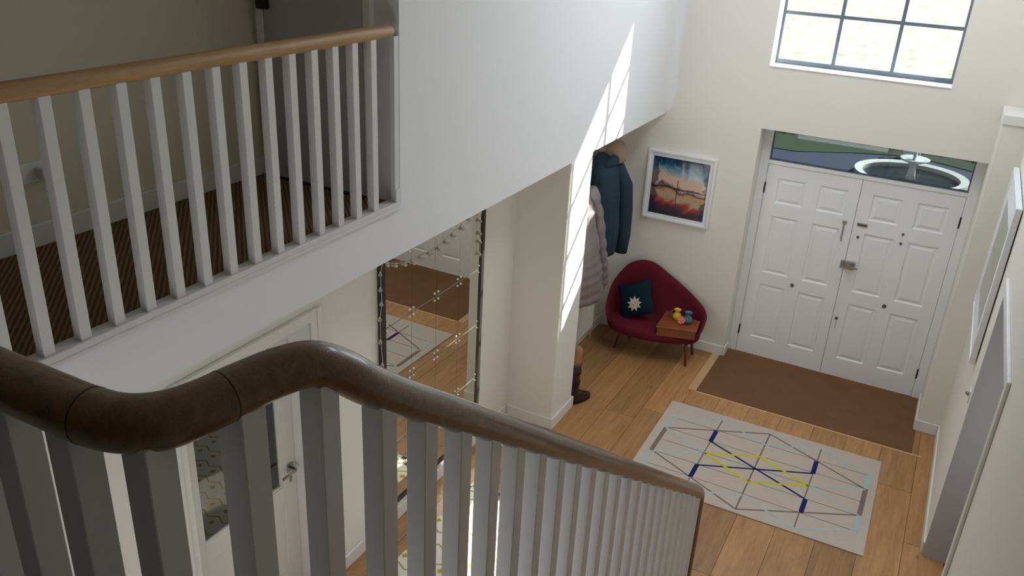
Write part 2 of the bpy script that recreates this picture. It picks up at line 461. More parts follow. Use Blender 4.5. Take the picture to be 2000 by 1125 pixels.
def empty(name, loc, label, cat, group=None):
    o = bpy.data.objects.new(name, None); COL.objects.link(o)
    o.empty_display_size = 0.1; o.location = loc; WORLD[o.name] = Vector(loc)
    return tag(o, label, cat, group)
def tag(o, label, cat, group=None):
    o['label'] = label; o['category'] = cat
    if group: o['group'] = group
    return o
def struct(o, label, cat):
    o['kind'] = 'structure'; o['label'] = label; o['category'] = cat
    return o
def sempty(name, loc, label, cat):
    o = bpy.data.objects.new(name, None); COL.objects.link(o)
    o.empty_display_size = 0.1; o.location = loc; WORLD[o.name] = Vector(loc)
    return struct(o, label, cat)

# ------------------------------------------------------------------ the setting
XW = -2.82      # lower left wall face
XM = -2.385     # gallery edge, upper left wall face, pillar face
YW = 7.67       # front wall face
XR = 0.52       # right wall face
ZS = 2.31       # soffit under the gallery
ZG = 2.58       # gallery floor
ZC = 5.05       # ceiling

def grid_wall(name, axis, w0, w1, u0, u1, v0, v1, holes, mat):
    """wall slab between w0 and w1 along axis, covering u x v (v is height) except the holes"""
    us = sorted({u0, u1, *[h[0] for h in holes], *[h[1] for h in holes]})
    vs_ = sorted({v0, v1, *[h[2] for h in holes], *[h[3] for h in holes]})
    mb = MB()
    for i in range(len(us) - 1):
        for j in range(len(vs_) - 1):
            cu, cv = (us[i] + us[i + 1]) / 2, (vs_[j] + vs_[j + 1]) / 2
            if any(h[0] < cu < h[1] and h[2] < cv < h[3] for h in holes): continue
            if axis == 'X': mb.box(w0, w1, us[i], us[i + 1], vs_[j], vs_[j + 1])
            else: mb.box(us[i], us[i + 1], w0, w1, vs_[j], vs_[j + 1])
    return mb.build(name, mat)

floor = struct(MB().box(-5.2, 2.6, 0.2, 8.0, -0.16, -0.012).build('floor', 'subfloor'), 'oak plank floor of the hall', 'floor')
# oak planks, one object each
PW = 0.278
for n in range(-9, 6):
    xa = -0.72 + PW * n; xb = xa + PW
    xa, xb = max(xa, -2.98), min(xb, 0.66)
    if xb - xa < 0.02: continue
    y = 1.6 - random.random() * 1.2
    while y < 7.86:
        L = random.choice((1.25, 1.6, 1.9))
        ya, yb = max(y, 1.4), min(y + L, 7.86)
        if yb - ya > 0.03:
            MB().box(xa + 0.0014, xb - 0.0014, ya + 0.0013, yb - 0.0013, -0.012, 0.0 - random.random() * 0.0006).build('plank', 'plank', floor)
        y += L
MB().box(-1.585, -1.512, 6.845, 7.655, -0.004, 0.0025).build('border_strip', 'plank_pale', floor, bevel=0.001)
MB().box(-1.512, 0.42, 6.828, 6.852, -0.004, 0.0025).build('border_strip', 'plank_pale', floor, bevel=0.001)

wl = struct(grid_wall('wall_left', 'X', XW - 0.19, XW, 0.2, YW, 0.0, ZS, [(2.25, 3.155, 0.0, 1.897)], 'wall'), 'cream lower left wall under the gallery', 'wall')
struct(grid_wall('wall_front', 'Y', YW, 7.99, -3.3, 1.6, 0.0, ZC, [(-1.485, 0.335, 0.0, 2.307), (-1.505, -0.07, 2.85, 4.57)], 'wall'), 'cream front wall with the double door and tall window', 'wall')
struct(grid_wall('wall_right', 'X', XR, XR + 0.14, -1.6, YW, 0.0, ZC, [(4.15, 5.55, 0.0, 2.06)], 'wall'), 'off white right wall with an open doorway', 'wall')
struct(MB().box(XM - 0.15, XM, 3.39, YW, ZG, ZC).build('wall_upper_left', 'upper_wall'), 'tall white upper wall above the coat nook', 'wall')
struct(MB().box(-3.4, XM, -1.6, YW, ZS, ZG).build('floor_gallery', 'upper_wall'), 'gallery floor slab with white fascia edge', 'floor')
struct(MB().box(XM, XR, -1.6, 0.44, ZS, ZG).build('floor_landing', 'wall'), 'upper landing slab behind the stair rail', 'floor')
struct(MB().box(-3.42, -3.29, -1.6, 3.39, ZG, ZC).build('wall_gallery', 'gallery_wall'), 'shaded cream wall at the back of the gallery', 'wall')
struct(MB().box(-3.42, XM - 0.15, 3.39, 3.52, ZG, ZC).build('wall_gallery_end', 'gallery_wall'), 'shaded end wall of the gallery', 'wall')
struct(MB().box(-3.42, XR + 0.14, -1.74, -1.6, 0.0, ZC).build('wall_back', 'dark_wall'), 'back wall of the landing', 'wall')
struct(MB().box(-3.3, XR, 0.1, 0.2, 0.0, ZS).build('wall_back_lower', 'wall'), 'hall wall under the landing', 'wall')
struct(grid_wall('ceiling', 'Z', 0, 0, 0, 0, 0, 0, [], 'ceiling') if False else
       MB().box(-3.5, -1.75, -1.8, 8.0, ZC, ZC + 0.15).box(-0.05, 1.7, -1.8, 8.0, ZC, ZC + 0.15)
       .box(-1.75, -0.05, -1.8, 5.0, ZC, ZC + 0.15).box(-1.75, -0.05, 6.9, 8.0, ZC, ZC + 0.15).build('ceiling', 'ceiling'),
       'white hall ceiling with a cut out for the added roof window', 'ceiling')
struct(MB().box(-3.42, XM, -1.6, 3.39, 4.02, 4.14).box(XM - 0.15, XM, -1.6, 3.39, 4.14, ZC).build('added_gallery_ceiling', 'ceiling'), 'added lower ceiling and downstand that darken the gallery', 'ceiling')  # unseen, added to keep high light off the gallery
struct(MB().box(XM, XR, -1.6, 0.40, 4.55, 4.67).box(XM, XR, 0.30, 0.40, 4.67, ZC).build('added_landing_ceiling', 'ceiling'), 'added lower ceiling that cuts bounce light over the landing', 'ceiling')  # added out of view to cut bounce light on the near balusters
struct(MB().box(XW - 0.02, XM, 5.56, 5.97, 0.0, ZS).build('wall_pillar', 'wall', bevel=0.012), 'cream pillar under the gallery beside the coats', 'wall')
# pier at the right of the front door with its ledge
pier = struct(MB().box(0.335, XR + 0.02, 7.27, YW + 0.01, 0.0, 2.70).build('wall_pier', 'wall', bevel=0.008), 'boxed cream pier right of the front door', 'wall')
MB().box(0.322, XR, 7.255, YW, 2.70, 2.775).build('ledge_cap', 'trim', pier, bevel=0.006)
# cove where the upper left wall meets the front wall
def cove(r, z):
    return [(XM, YW, z)] + [(XM + r - r * math.cos(a), YW - r + r * math.sin(a), z) for a in [math.pi / 2 * i / 8 for i in range(9)]]
cvr = [cove(0.08 * math.sin(math.pi / 2 * i / 8) + 0.001, ZS + 0.22 * (1 - math.cos(math.pi / 2 * i / 8))) for i in range(9)] + [cove(0.08, ZC)]
struct(MB().rings(cvr).build('trim_1', 'upper_wall', smooth=False), 'rounded plaster corner between upper wall and front wall', 'trim')

# side lobby behind the right doorway and the room behind the glazed door (closed boxes)
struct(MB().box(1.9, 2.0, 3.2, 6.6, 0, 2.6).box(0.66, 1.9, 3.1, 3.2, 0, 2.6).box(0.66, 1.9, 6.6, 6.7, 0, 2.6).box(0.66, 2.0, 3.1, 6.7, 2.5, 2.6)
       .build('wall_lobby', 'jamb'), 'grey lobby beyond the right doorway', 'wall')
struct(MB().box(-5.2, -5.1, 0.3, 5.5, 0, 2.31).box(-5.1, XW - 0.19, 0.2, 0.3, 0, 2.31).box(-5.1, XW - 0.19, 5.4, 5.5, 0, 2.31).box(-5.2, XW - 0.19, 0.2, 5.5, 2.31, 2.4)
       .build('wall_side_room', 'gallery_wall'), 'dim side room behind the glazed door', 'wall')

# baseboards
def base(name, boxes, label):
    mb = MB()
    for b in boxes: mb.box(*b)
    return struct(mb.build(name, 'trim', bevel=0.006), label, 'baseboard')
BH = 0.105
base('baseboard_left', [(XW, XW + 0.016, 0.2, 2.17, 0, BH), (XW, XW + 0.016, 3.23, 5.545, 0, BH)], 'white baseboard along the lower left wall')
base('baseboard_nook', [(XW, XW + 0.016, 5.985, YW, 0, BH)], 'white baseboard behind the coats')
base('baseboard_pillar', [(XW + 0.016, XM + 0.016, 5.544, 5.56, 0, BH), (XM, XM + 0.016, 5.56, 5.97, 0, BH), (XW + 0.016, XM + 0.016, 5.97, 5.986, 0, BH)], 'white baseboard around the pillar')
base('baseboard_front', [(XW + 0.016, -1.485, YW - 0.016, YW, 0, BH), (-1.485, -1.47, YW - 0.016, 7.80, 0, BH)], 'white baseboard under the maroon seat')
base('baseboard_pier', [(0.32, XR - 0.016, 7.254, 7.27, 0, BH), (0.32, 0.335, 7.27, 7.80, 0, BH)], 'white baseboard around the pier')
base('baseboard_right', [(XR - 0.016, XR, 5.55, 7.27, 0, BH), (XR - 0.016, XR, 3.85, 4.15, 0, BH)], 'white baseboard along the right wall')
base('baseboard_gallery', [(-3.29, -3.275, -1.6, 3.39, ZG + 0.01, ZG + 0.11), (-3.275, -3.22, 3.375, 3.39, ZG + 0.01, ZG + 0.11)], 'cream baseboard along the gallery wall')
# right doorway lining and casing
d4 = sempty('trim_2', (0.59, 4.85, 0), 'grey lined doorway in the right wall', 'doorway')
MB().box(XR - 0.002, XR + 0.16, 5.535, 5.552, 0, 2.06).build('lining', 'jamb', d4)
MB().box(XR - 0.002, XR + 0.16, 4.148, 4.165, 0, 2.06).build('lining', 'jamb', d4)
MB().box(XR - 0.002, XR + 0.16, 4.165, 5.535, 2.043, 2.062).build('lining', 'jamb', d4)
MB().box(XR - 0.018, XR, 4.09, 4.155, 0, 2.12).build('casing', 'trim', d4, bevel=0.005)
MB().box(XR - 0.018, XR, 4.155, 5.54, 2.055, 2.12).build('casing', 'trim', d4, bevel=0.005)

# ---- front double door
YD = 7.865
frame = sempty('trim_3', (-0.575, YD, 0), 'white frame of the front double door', 'door frame')
MB().box(-1.485, -1.405, YD - 0.012, YD + 0.08, 0, 2.307).build('jamb', 'doorpaint', frame, bevel=0.004)
MB().box(0.257, 0.335, YD - 0.012, YD + 0.08, 0, 2.307).build('jamb', 'doorpaint', frame, bevel=0.004)
MB().box(-1.405, 0.257, YD - 0.008, YD + 0.08, 1.958, 1.992).build('transom_bar', 'doorpaint', frame, bevel=0.003)
tr = sempty('window_2', (-0.575, YD + 0.03, 1.992), 'long narrow glazed transom over the double door', 'window')
MB().box(-1.405, 0.257, YD + 0.028, YD + 0.034, 1.992, 2.307).build('pane', 'glass_tint', tr)
MB().box(-1.405, 0.257, YD + 0.012, YD + 0.05, 1.990, 2.0).build('glazing_bead', 'frame_metal', tr)
MB().box(-1.405, -1.395, YD + 0.012, YD + 0.05, 2.0, 2.307).build('glazing_bead', 'frame_metal', tr)
MB().box(0.247, 0.257, YD + 0.012, YD + 0.05, 2.0, 2.307).build('glazing_bead', 'frame_metal', tr)

def raised_panel(x0, x1, z0, z1, parent):
    """moulded groove and raised field of one door panel"""
    y0 = YD + 0.012           # recess depth
    rings = []
    for inset, y in ((0.0, YD), (0.010, y0), (0.020, y0), (0.044, YD + 0.003), (0.044, YD + 0.003)):
        rings.append([(x0 + inset, y, z0 + inset), (x1 - inset, y, z0 + inset), (x1 - inset, y, z1 - inset), (x0 + inset, y, z1 - inset)])
    mb = MB(); mb.rings(rings[:4], cap=False)
    b = len(mb.v); mb.v += rings[3]; mb.f.append((b, b + 1, b + 2, b + 3))
    return mb.build('panel', 'doorpaint', parent)
def leaf(name, x0, x1, cols, label):
    rows = [(0.20, 0.772), (0.898, 1.470), (1.598, 1.836)]
    root = sempty(name, ((x0 + x1) / 2, YD + 0.02, 0), label, 'door')
    holes = [(c0, c1, r0, r1) for c0, c1 in cols for r0, r1 in rows]
    us = sorted({x0, x1, *[h[0] for h in holes], *[h[1] for h in holes]})
    vs_ = sorted({0.006, 1.955, *[h[2] for h in holes], *[h[3] for h in holes]})
    mb = MB()
    for i in range(len(us) - 1):
        for j in range(len(vs_) - 1):
            cu, cv_ = (us[i] + us[i + 1]) / 2, (vs_[j] + vs_[j + 1]) / 2
            dep = 0.02 if any(h[0] < cu < h[1] and h[2] < cv_ < h[3] for h in holes) else 0.0
            mb.box(us[i], us[i + 1], YD + dep, YD + 0.045, vs_[j], vs_[j + 1])
    mb.build('leaf', 'doorpaint', root)
    for h in holes: raised_panel(h[0], h[1], h[2], h[3], root)
    return root
dl = leaf('door_1', -1.402, -0.5755, [(-1.290, -1.046), (-0.920, -0.672)], 'left white six panel leaf of the front double door')
dr = leaf('door_2', -0.5715, 0.254, [(-0.462, -0.214), (-0.093, 0.151)], 'right white six panel leaf of the front double door')
for ga, gb_ in ((-0.5755, -0.5715), (-1.406, -1.4015), (0.2535, 0.258)):
    MB().box(ga, gb_, YD + 0.02, YD + 0.044, 0, 1.957).build('gap_shade_strip', 'seam', frame)  # dark strips colour in the shade of the gaps and stop light leaks
MB().box(-1.402, 0.254, YD + 0.02, YD + 0.044, 1.9545, 1.9585).build('gap_shade_strip', 'seam', frame)
for z in (0.20, 1.68):
    MB().lathe([(0.008, 0), (0.008, 0.10)], (-1.404, YD - 0.008, z), 10).build('hinge', 'brass_dark', dl)
    MB().lathe([(0.008, 0), (0.008, 0.10)], (0.256, YD - 0.008, z), 10).build('hinge', 'brass_dark', dr)
# night latch on the meeting stile
nl = MB().box(-0.565, -0.478, YD - 0.042, YD, 1.118, 1.188).build('night_latch', 'steel', dr, bevel=0.006)
MB().box(-0.605, -0.578, YD - 0.038, YD, 1.120, 1.186).build('latch_keep', 'steel', dl, bevel=0.005)
MB().lathe([(0.022, -0.030), (0.022, 0.0)], (-0.505, YD - 0.042, 1.150), 16, 'Y').build('latch_rose', 'steel', nl, smooth=False)
MB().hexa([(-0.515, YD - 0.082, 1.138), (-0.445, YD - 0.082, 1.146), (-0.445, YD - 0.070, 1.146), (-0.515, YD - 0.070, 1.138),
           (-0.515, YD - 0.082, 1.166), (-0.445, YD - 0.082, 1.154), (-0.445, YD - 0.070, 1.154), (-0.515, YD - 0.070, 1.166)]).build('latch_lever', 'steel', nl, bevel=0.003)
# door chain and its slide
MB().box(-0.668, -0.628, YD - 0.012, YD, 1.530, 1.556).build('chain_plate', 'steel', dl, bevel=0.003)
ch = MB()
for i in range(9):
    z = 1.524 - i * 0.0175
    ch.tube([(-0.648 + 0.006 * math.cos(a), YD - 0.008 - (0.004 * math.cos(a) if i % 2 else 0), z + 0.011 * math.sin(a)) for a in [2 * math.pi * k / 10 for k in range(11)]], 0.0022, 6)
ch.sphere((-0.645, YD - 0.008, 1.366), 0.008)
ch.build('door_chain', 'steel', dl, smooth=True)
sl = MB().box(-0.542, -0.452, YD - 0.012, YD, 1.532, 1.562).build('chain_slide', 'steel', dr, bevel=0.003)
MB().box(-0.534, -0.460, YD - 0.0135, YD - 0.011, 1.543, 1.551).build('slide_slot', 'seam', sl)
for (x, z, r, nm, par, mt) in ((-0.510, 1.428, 0.012, 'lock_cylinder', dr, 'darksteel'), (-0.152, 1.533, 0.011, 'spy_hole', dr, 'darksteel'),
                               (-0.151, 1.445, 0.011, 'spy_hole', dr, 'darksteel'), (-0.987, 0.829, 0.017, 'bolt_button', dl, 'darksteel'),
                               (-0.157, 0.829, 0.017, 'bolt_button', dr, 'darksteel'), (-0.534, 0.604, 0.016, 'keyhole_rose', dr, 'steel')):
    b_ = MB().lathe([(r, -0.008), (r, 0.0)], (x, YD, z), 16, 'Y').build(nm, mt, par)
    MB().lathe([(r * 0.45, -0.0095), (r * 0.45, -0.007)], (x, YD, z), 12, 'Y').build('core', 'seam' if mt == 'steel' else 'steel', b_)
MB().box(-0.5315, -0.5285, YD - 0.002, YD + 0.002, 0.50, 0.565).build('key_slot', 'seam', dr)

# ---- tall window over the door
w1 = sempty('window_1', (-0.79, 7.89, 2.85), 'tall grey metal window with small panes over the door', 'window')
WX0, WX1, WZ0, WZ1 = -1.505, -0.07, 2.85, 4.57
MB().box(WX0, WX1, 7.66, 7.99, WZ0 - 0.0, WZ0 + 0.006).build('sill', 'white_frame', w1)
MB().box(WX0, WX1, 7.87, 7.91, WZ0 + 0.006, WZ0 + 0.046).build('bottom_rail', 'frame_metal', w1, bevel=0.004)
MB().box(WX0, WX1, 7.87, 7.91, WZ1 - 0.035, WZ1).build('top_rail', 'frame_metal', w1, bevel=0.004)
for xa in (WX0, WX1 - 0.022):
    MB().box(xa, xa + 0.022, 7.87, 7.91, WZ0 + 0.046, WZ1 - 0.035).build('stile', 'frame_metal', w1, bevel=0.003)
vx = [-1.020, -0.546]
hz = [3.287, 3.707, 4.127]
for x in vx: MB().box(x - 0.015, x + 0.015, 7.872, 7.908, WZ0 + 0.046, WZ1 - 0.035).build('glazing_bar', 'frame_metal', w1, bevel=0.003)
xs_ = [WX0 + 0.022] + vx + [WX1 - 0.022]
for z in hz:
    for i in range(3):
        MB().box(xs_[i] + (0.011 if i else 0), xs_[i + 1] - (0.011 if i < 2 else 0), 7.874, 7.906, z - 0.015, z + 0.015).build('glazing_bar', 'frame_metal', w1, bevel=0.003)
zs_ = [WZ0 + 0.046] + hz + [WZ1 - 0.035]
for i in range(3):
    for j in range(4):
        MB().box(xs_[i] + 0.008, xs_[i + 1] - 0.008, 7.889, 7.892, zs_[j] + 0.008, zs_[j + 1] - 0.008).build('pane', 'glass', w1)
# invented roof window, built round the added ceiling fill lamp
w3 = sempty('added_roof_window', (-0.9, 5.95, ZC), 'added roof window round the fill lamp in the hall ceiling', 'window')
for bx in ((-1.75, -1.70, 5.0, 6.9), (-0.10, -0.05, 5.0, 6.9), (-1.70, -0.10, 5.0, 5.05), (-1.70, -0.10, 6.85, 6.9)):
    MB().box(*bx, ZC - 0.01, ZC + 0.16).build('frame', 'white_frame', w3)
MB().box(-1.70, -0.10, 5.05, 6.85, ZC + 0.13, ZC + 0.14).build('pane', 'backing', w3)

# invented window under the landing, a backdrop for the added fill lamp
w4 = sempty('added_lower_window', (-1.35, 0.22, 0.5), 'added window behind the fill lamp under the landing', 'window')
for bx in ((-2.40, -2.35, 0.5, 2.0), (-0.35, -0.30, 0.5, 2.0), (-2.35, -0.35, 0.45, 0.5), (-2.35, -0.35, 2.0, 2.05)):
    MB().box(bx[0], bx[1], 0.2, 0.24, bx[2], bx[3]).build('frame', 'white_frame', w4)
MB().box(-2.35, -0.35, 0.202, 0.206, 0.5, 2.0).build('pane', 'backing', w4)

# ---- glazed hall door (left)
XD = -2.985
d3 = sempty('door_3', (XD, 2.70, 0), 'half glazed white door under the gallery', 'door')
LY0, LY1, LZ1 = 2.262, 3.148, 1.885
GY0, GY1, GZ0, GZ1 = 2.43, 3.04, 0.80, 1.76
for nm, b_ in (('stile', (LY0, GY0, 0.008, LZ1)), ('stile', (GY1, LY1, 0.008, LZ1)), ('lock_rail', (GY0, GY1, 0.68, GZ0)), ('top_rail', (GY0, GY1, GZ1, LZ1)), ('bottom_rail', (GY0, GY1, 0.008, 0.2))):
    MB().box(XD - 0.04, XD, b_[0], b_[1], b_[2], b_[3]).build(nm, 'trim', d3, bevel=0.002)
MB().box(XD - 0.03, XD - 0.012, GY0, GY1, 0.2, 0.68).build('lower_panel', 'trim', d3)
for b_ in ((GY0, GY0 + 0.014, GZ0, GZ1), (GY1 - 0.014, GY1, GZ0, GZ1), (GY0 + 0.014, GY1 - 0.014, GZ0, GZ0 + 0.014), (GY0 + 0.014, GY1 - 0.014, GZ1 - 0.014, GZ1)):
    MB().box(XD - 0.03, XD - 0.004, *b_).build('glazing_bead', 'trim', d3, bevel=0.003)
MB().box(XD - 0.022, XD - 0.018, GY0 + 0.01, GY1 - 0.01, GZ0 + 0.01, GZ1 - 0.01).build('pane', 'glass_door', d3)
hd = MB().box(XD, XD + 0.008, 3.075, 3.125, 0.88, 0.935).build('handle_plate', 'steel', d3, bevel=0.002)
MB().tube([(XD, 3.10, 0.91), (XD + 0.05, 3.10, 0.91), (XD + 0.055, 3.09, 0.91), (XD + 0.055, 2.985, 0.91)], 0.0085, 8).build('lever', 'steel', hd, smooth=True)
MB().box(XD, XD + 0.005, 3.09, 3.11, 0.80, 0.84).build('escutcheon', 'steel', d3, bevel=0.002)
c3 = sempty('trim_4', (XW, 2.70, 0), 'white moulded casing of the half glazed door', 'door frame')
for b_ in ((2.178, 2.252, 0, 1.965), (3.153, 3.228, 0, 1.965), (2.252, 3.153, 1.893, 1.965)):
    MB().box(XW, XW + 0.018, *b_).build('casing', 'trim', c3, bevel=0.006)
    if b_[1] - b_[0] < 0.1:
        MB().box(XW + 0.018, XW + 0.026, b_[0] + (0 if b_[0] < 2.5 else 0.045), b_[0] + (0.03 if b_[0] < 2.5 else 0.075), b_[2], b_[3]).build('moulding', 'trim', c3, bevel=0.004)
    else:
        MB().box(XW + 0.018, XW + 0.026, b_[0], b_[1], 1.935, 1.965).build('moulding', 'trim', c3, bevel=0.004)
for b_ in ((3.150, 3.156, 0, 1.897), (2.249, 2.255, 0, 1.897)):
    MB().box(XW - 0.19, XW, *b_).build('jamb', 'trim', c3)
MB().box(XW - 0.19, XW, 2.255, 3.150, 1.891, 1.898).build('jamb', 'trim', c3)

# ---- gallery: carpet, end door, socket
carpet = struct(MB().box(-3.29, XM - 0.05, -1.6, 3.39, ZG, ZG + 0.012).build('floor_carpet', 'carpet'), 'dark brown ribbed carpet on the gallery', 'carpet')
d5 = sempty('door_4', (-2.90, 3.38, ZG), 'plain shaded door at the end of the gallery', 'door')
MB().box(-3.20, -2.58, 3.365, 3.392, ZG + 0.02, 4.0).build('leaf', 'jamb', d5, bevel=0.002)
MB().box(-3.25, -3.205, 3.36, 3.392, ZG + 0.012, 4.0).build('jamb', 'trim', d5, bevel=0.003)
MB().box(-2.575, -2.53, 3.36, 3.392, ZG + 0.012, 4.0).build('jamb', 'trim', d5, bevel=0.003)
MB().box(-3.20, -2.58, 3.345, 3.37, ZG + 0.010, ZG + 0.020).build('threshold_strip', 'darksteel', d5)
MB().box(-3.215, -3.155, 3.325, 3.365, 3.47, 3.55).build('door_hook', 'black', d5, bevel=0.006)

sk = empty('wall_socket', (-3.28, 2.06, 2.86), 'white double wall socket behind the gallery balusters', 'socket')
MB().box(-3.29, -3.281, 1.99, 2.13, 2.865, 2.95).build('face_plate', 'white_plastic', sk, bevel=0.003)
MB().box(-3.281, -3.235, 2.075, 2.12, 2.88, 2.93).build('plug', 'white_plastic', sk, bevel=0.006)
MB().tube([(-3.255, 2.10, 2.885), (-3.25, 2.11, 2.85), (-3.255, 2.14, 2.90), (-3.262, 2.15, 2.93)], 0.003, 6).build('cable', 'black', sk, smooth=True)

# ------------------------------------------------------------------ gallery balustrade
BS = 0.040
gb = empty('gallery_balustrade', (XM, 1.9, ZG), 'gallery balustrade with square white balusters and pale oak handrail', 'balustrade')
MB().box(XM - 0.055, XM + 0.012, 0.44, 3.385, ZG + 0.002, ZG + 0.030).build('base_rail', 'baluster', gb, bevel=0.004)
MB().box(XM, XM + 0.016, 0.44, 3.375, ZG - 0.016, ZG + 0.004).build('base_moulding', 'baluster', gb, bevel=0.005)
RZ = 3.446
first = None
y = 3.19 - 0.1344 * 20
gi = 0
while y < 3.30:
    if first is None:
        first = MB().box(XM - 0.018 - BS / 2, XM - 0.018 + BS / 2, y - BS / 2, y + BS / 2, ZG + 0.030, 3.425).build('baluster', 'baluster', gb, bevel=0.0015, bseg=1)
    else:
        copy_part(first, (XM - 0.018, y, ZG + 0.030), gb)
    y += 0.1344
MB().box(XM - 0.030, XM - 0.002, 3.352, 3.389, ZG + 0.030, 3.42).build('wall_baluster', 'baluster', gb, bevel=0.002)
MB().box(XM - 0.006, XM + 0.010, 3.345, 3.388, ZG + 0.03, ZG + 0.095).build('end_block', 'baluster', gb, bevel=0.003)
rp = [(XM - 0.016, 0.52, RZ), (XM - 0.016, 1.5, RZ), (XM - 0.016, 3.30, RZ), (XM - 0.016, 3.325, RZ), (XM - 0.016, 3.342, RZ), (XM - 0.016, 3.352, RZ), (XM - 0.016, 3.356, RZ)]
MB().tube(rp, [0.031, 0.031, 0.031, 0.029, 0.024, 0.015, 0.003], 20).build('handrail', 'rail_oak_light', gb, smooth=True)

# ------------------------------------------------------------------ staircase and its balustrade
KX = -0.65
def rail_z(y): return 3.425 - 0.735 * (y - 0.757)
RISE, GO = 2.58 / 13, 0.27
st = empty('staircase', (-0.05, 2.2, 0), 'straight white staircase going down beside the right wall', 'staircase')
for k in range(12):
    z = 2.58 - RISE * (k + 1); ya = 0.62 + GO * k
    MB().box(-0.62, XR - 0.002, ya - 0.02, ya + GO + 0.002, z - 0.03, z).build('tread', 'plank', st, bevel=0.004)
    MB().box(-0.62, XR - 0.002, ya - 0.02, ya, z, z + RISE - 0.03).build('riser', 'trim', st)
MB().box(-0.62, XR - 0.002, 0.60 + GO * 12, 0.62 + GO * 12, 0, RISE - 0.03).build('riser', 'trim', st)
ys0, ys1 = 0.55, 3.86
MB().prism([(ys0, rail_z(ys0) - 1.25), (ys1, max(0.0, rail_z(ys1) - 1.25)), (ys1, rail_z(ys1) - 0.86), (ys0, rail_z(ys0) - 0.86)], 'X', KX - 0.03, -0.62).build('string', 'trim', st, bevel=0.003)

sb = empty('stair_balustrade', (KX, 2.0, 0.6), 'stair balustrade in the foreground with dark curved oak handrail', 'balustrade')
ctrl = [(-2.33, 0.508, RZ), (-1.6, 0.508, RZ), (-1.0, 0.508, RZ), (-0.86, 0.508, RZ), (-0.79, 0.510, RZ), (-0.745, 0.520, RZ), (-0.715, 0.545, RZ), (-0.700, 0.585, RZ),
        (-0.690, 0.635, RZ + 0.002), (-0.677, 0.690, RZ + 0.004), (-0.664, 0.740, RZ - 0.002), (-0.655, 0.785, 3.404 + 0.012), (KX, 0.84, rail_z(0.84) + 0.004)]
for yy in (0.92, 1.1, 1.4, 1.8, 2.2, 2.6, 3.0, 3.2): ctrl.append((KX, yy, rail_z(yy)))
ctrl += [(KX, 3.26, rail_z(3.26)), (KX, 3.305, rail_z(3.305) - 0.004), (KX, 3.335, rail_z(3.32) - 0.02), (KX, 3.35, rail_z(3.32) - 0.055), (KX, 3.352, rail_z(3.32) - 0.1), (KX, 3.352, 1.0), (KX, 3.352, 0.60)]
def catmull(P, n=6):
    P = [Vector(p) for p in P]; out = []
    for i in range(len(P) - 1):
        p0, p1, p2, p3 = P[max(0, i - 1)], P[i], P[i + 1], P[min(len(P) - 1, i + 2)]
        # centripetal-ish: scale tangents to the segment length
        L = (p2 - p1).length
        t1 = ((p2 - p0) / max(1e-6, (p2 - p0).length)) * L
        t2 = ((p3 - p1) / max(1e-6, (p3 - p1).length)) * L
        for k in range(n):
            t = k / n
            out.append(p1 * (2 * t ** 3 - 3 * t ** 2 + 1) + t1 * (t ** 3 - 2 * t ** 2 + t) + p2 * (-2 * t ** 3 + 3 * t ** 2) + t2 * (t ** 3 - t ** 2))
    out.append(P[-1]); return out
pth = catmull(ctrl, 6)
DR = 0.031
rail = MB().tube(pth, [DR + 0.0035 * max(0.0, min(1.0, (60 - i) / 24)) for i in range(len(pth))], 24).build('handrail', 'rail_oak', sb, smooth=True)
# glued joints of the wreathed corner: thin dark rings round the rail
for fi in (4.0, 7.7):
    i = int(fi * 6)
    MB().tube([pth[i], pth[i] + (pth[i + 1] - pth[i]).normalized() * 0.0012], DR + 0.0037 * max(0.0, min(1.0, (60 - i) / 24)) + 0.0003, 24).build('glue_joint', 'seam', rail)
S2 = 0.038
bal = MB().box(-S2 / 2, S2 / 2, -S2 / 2, S2 / 2, 0.0, 0.86)
first = None
yb = 0.735 - 0.116
pos = []
for i in range(23):
    y_ = 0.752 + 0.116 * i
    if y_ < 3.32: pos.append((KX + (-0.012 if i == 0 else 0), y_, min(rail_z(y_), RZ) - 0.86, min(rail_z(y_) - 0.012, RZ - 0.02)))
pos.append((-0.686, 0.637, RZ - 0.85, RZ - 0.015))
pos.append((-0.722, 0.528, ZG, RZ - 0.015))
for j in range(13): pos.append((-0.826 - 0.116 * j, 0.508, ZG, RZ - 0.015))
for (x_, y_, z0, z1) in pos:
    s2 = S2 + (0.004 if y_ < 0.7 else 0.0)
    MB().box(x_ - s2 / 2, x_ + s2 / 2, y_ - s2 / 2, y_ + s2 / 2, z0, z1).build('baluster', 'baluster', sb, bevel=0.0015, bseg=1)
MB().box(-2.33, -0.66, 0.44, 0.56, ZG - 0.27, ZG + 0.03).build('landing_apron', 'trim', sb)

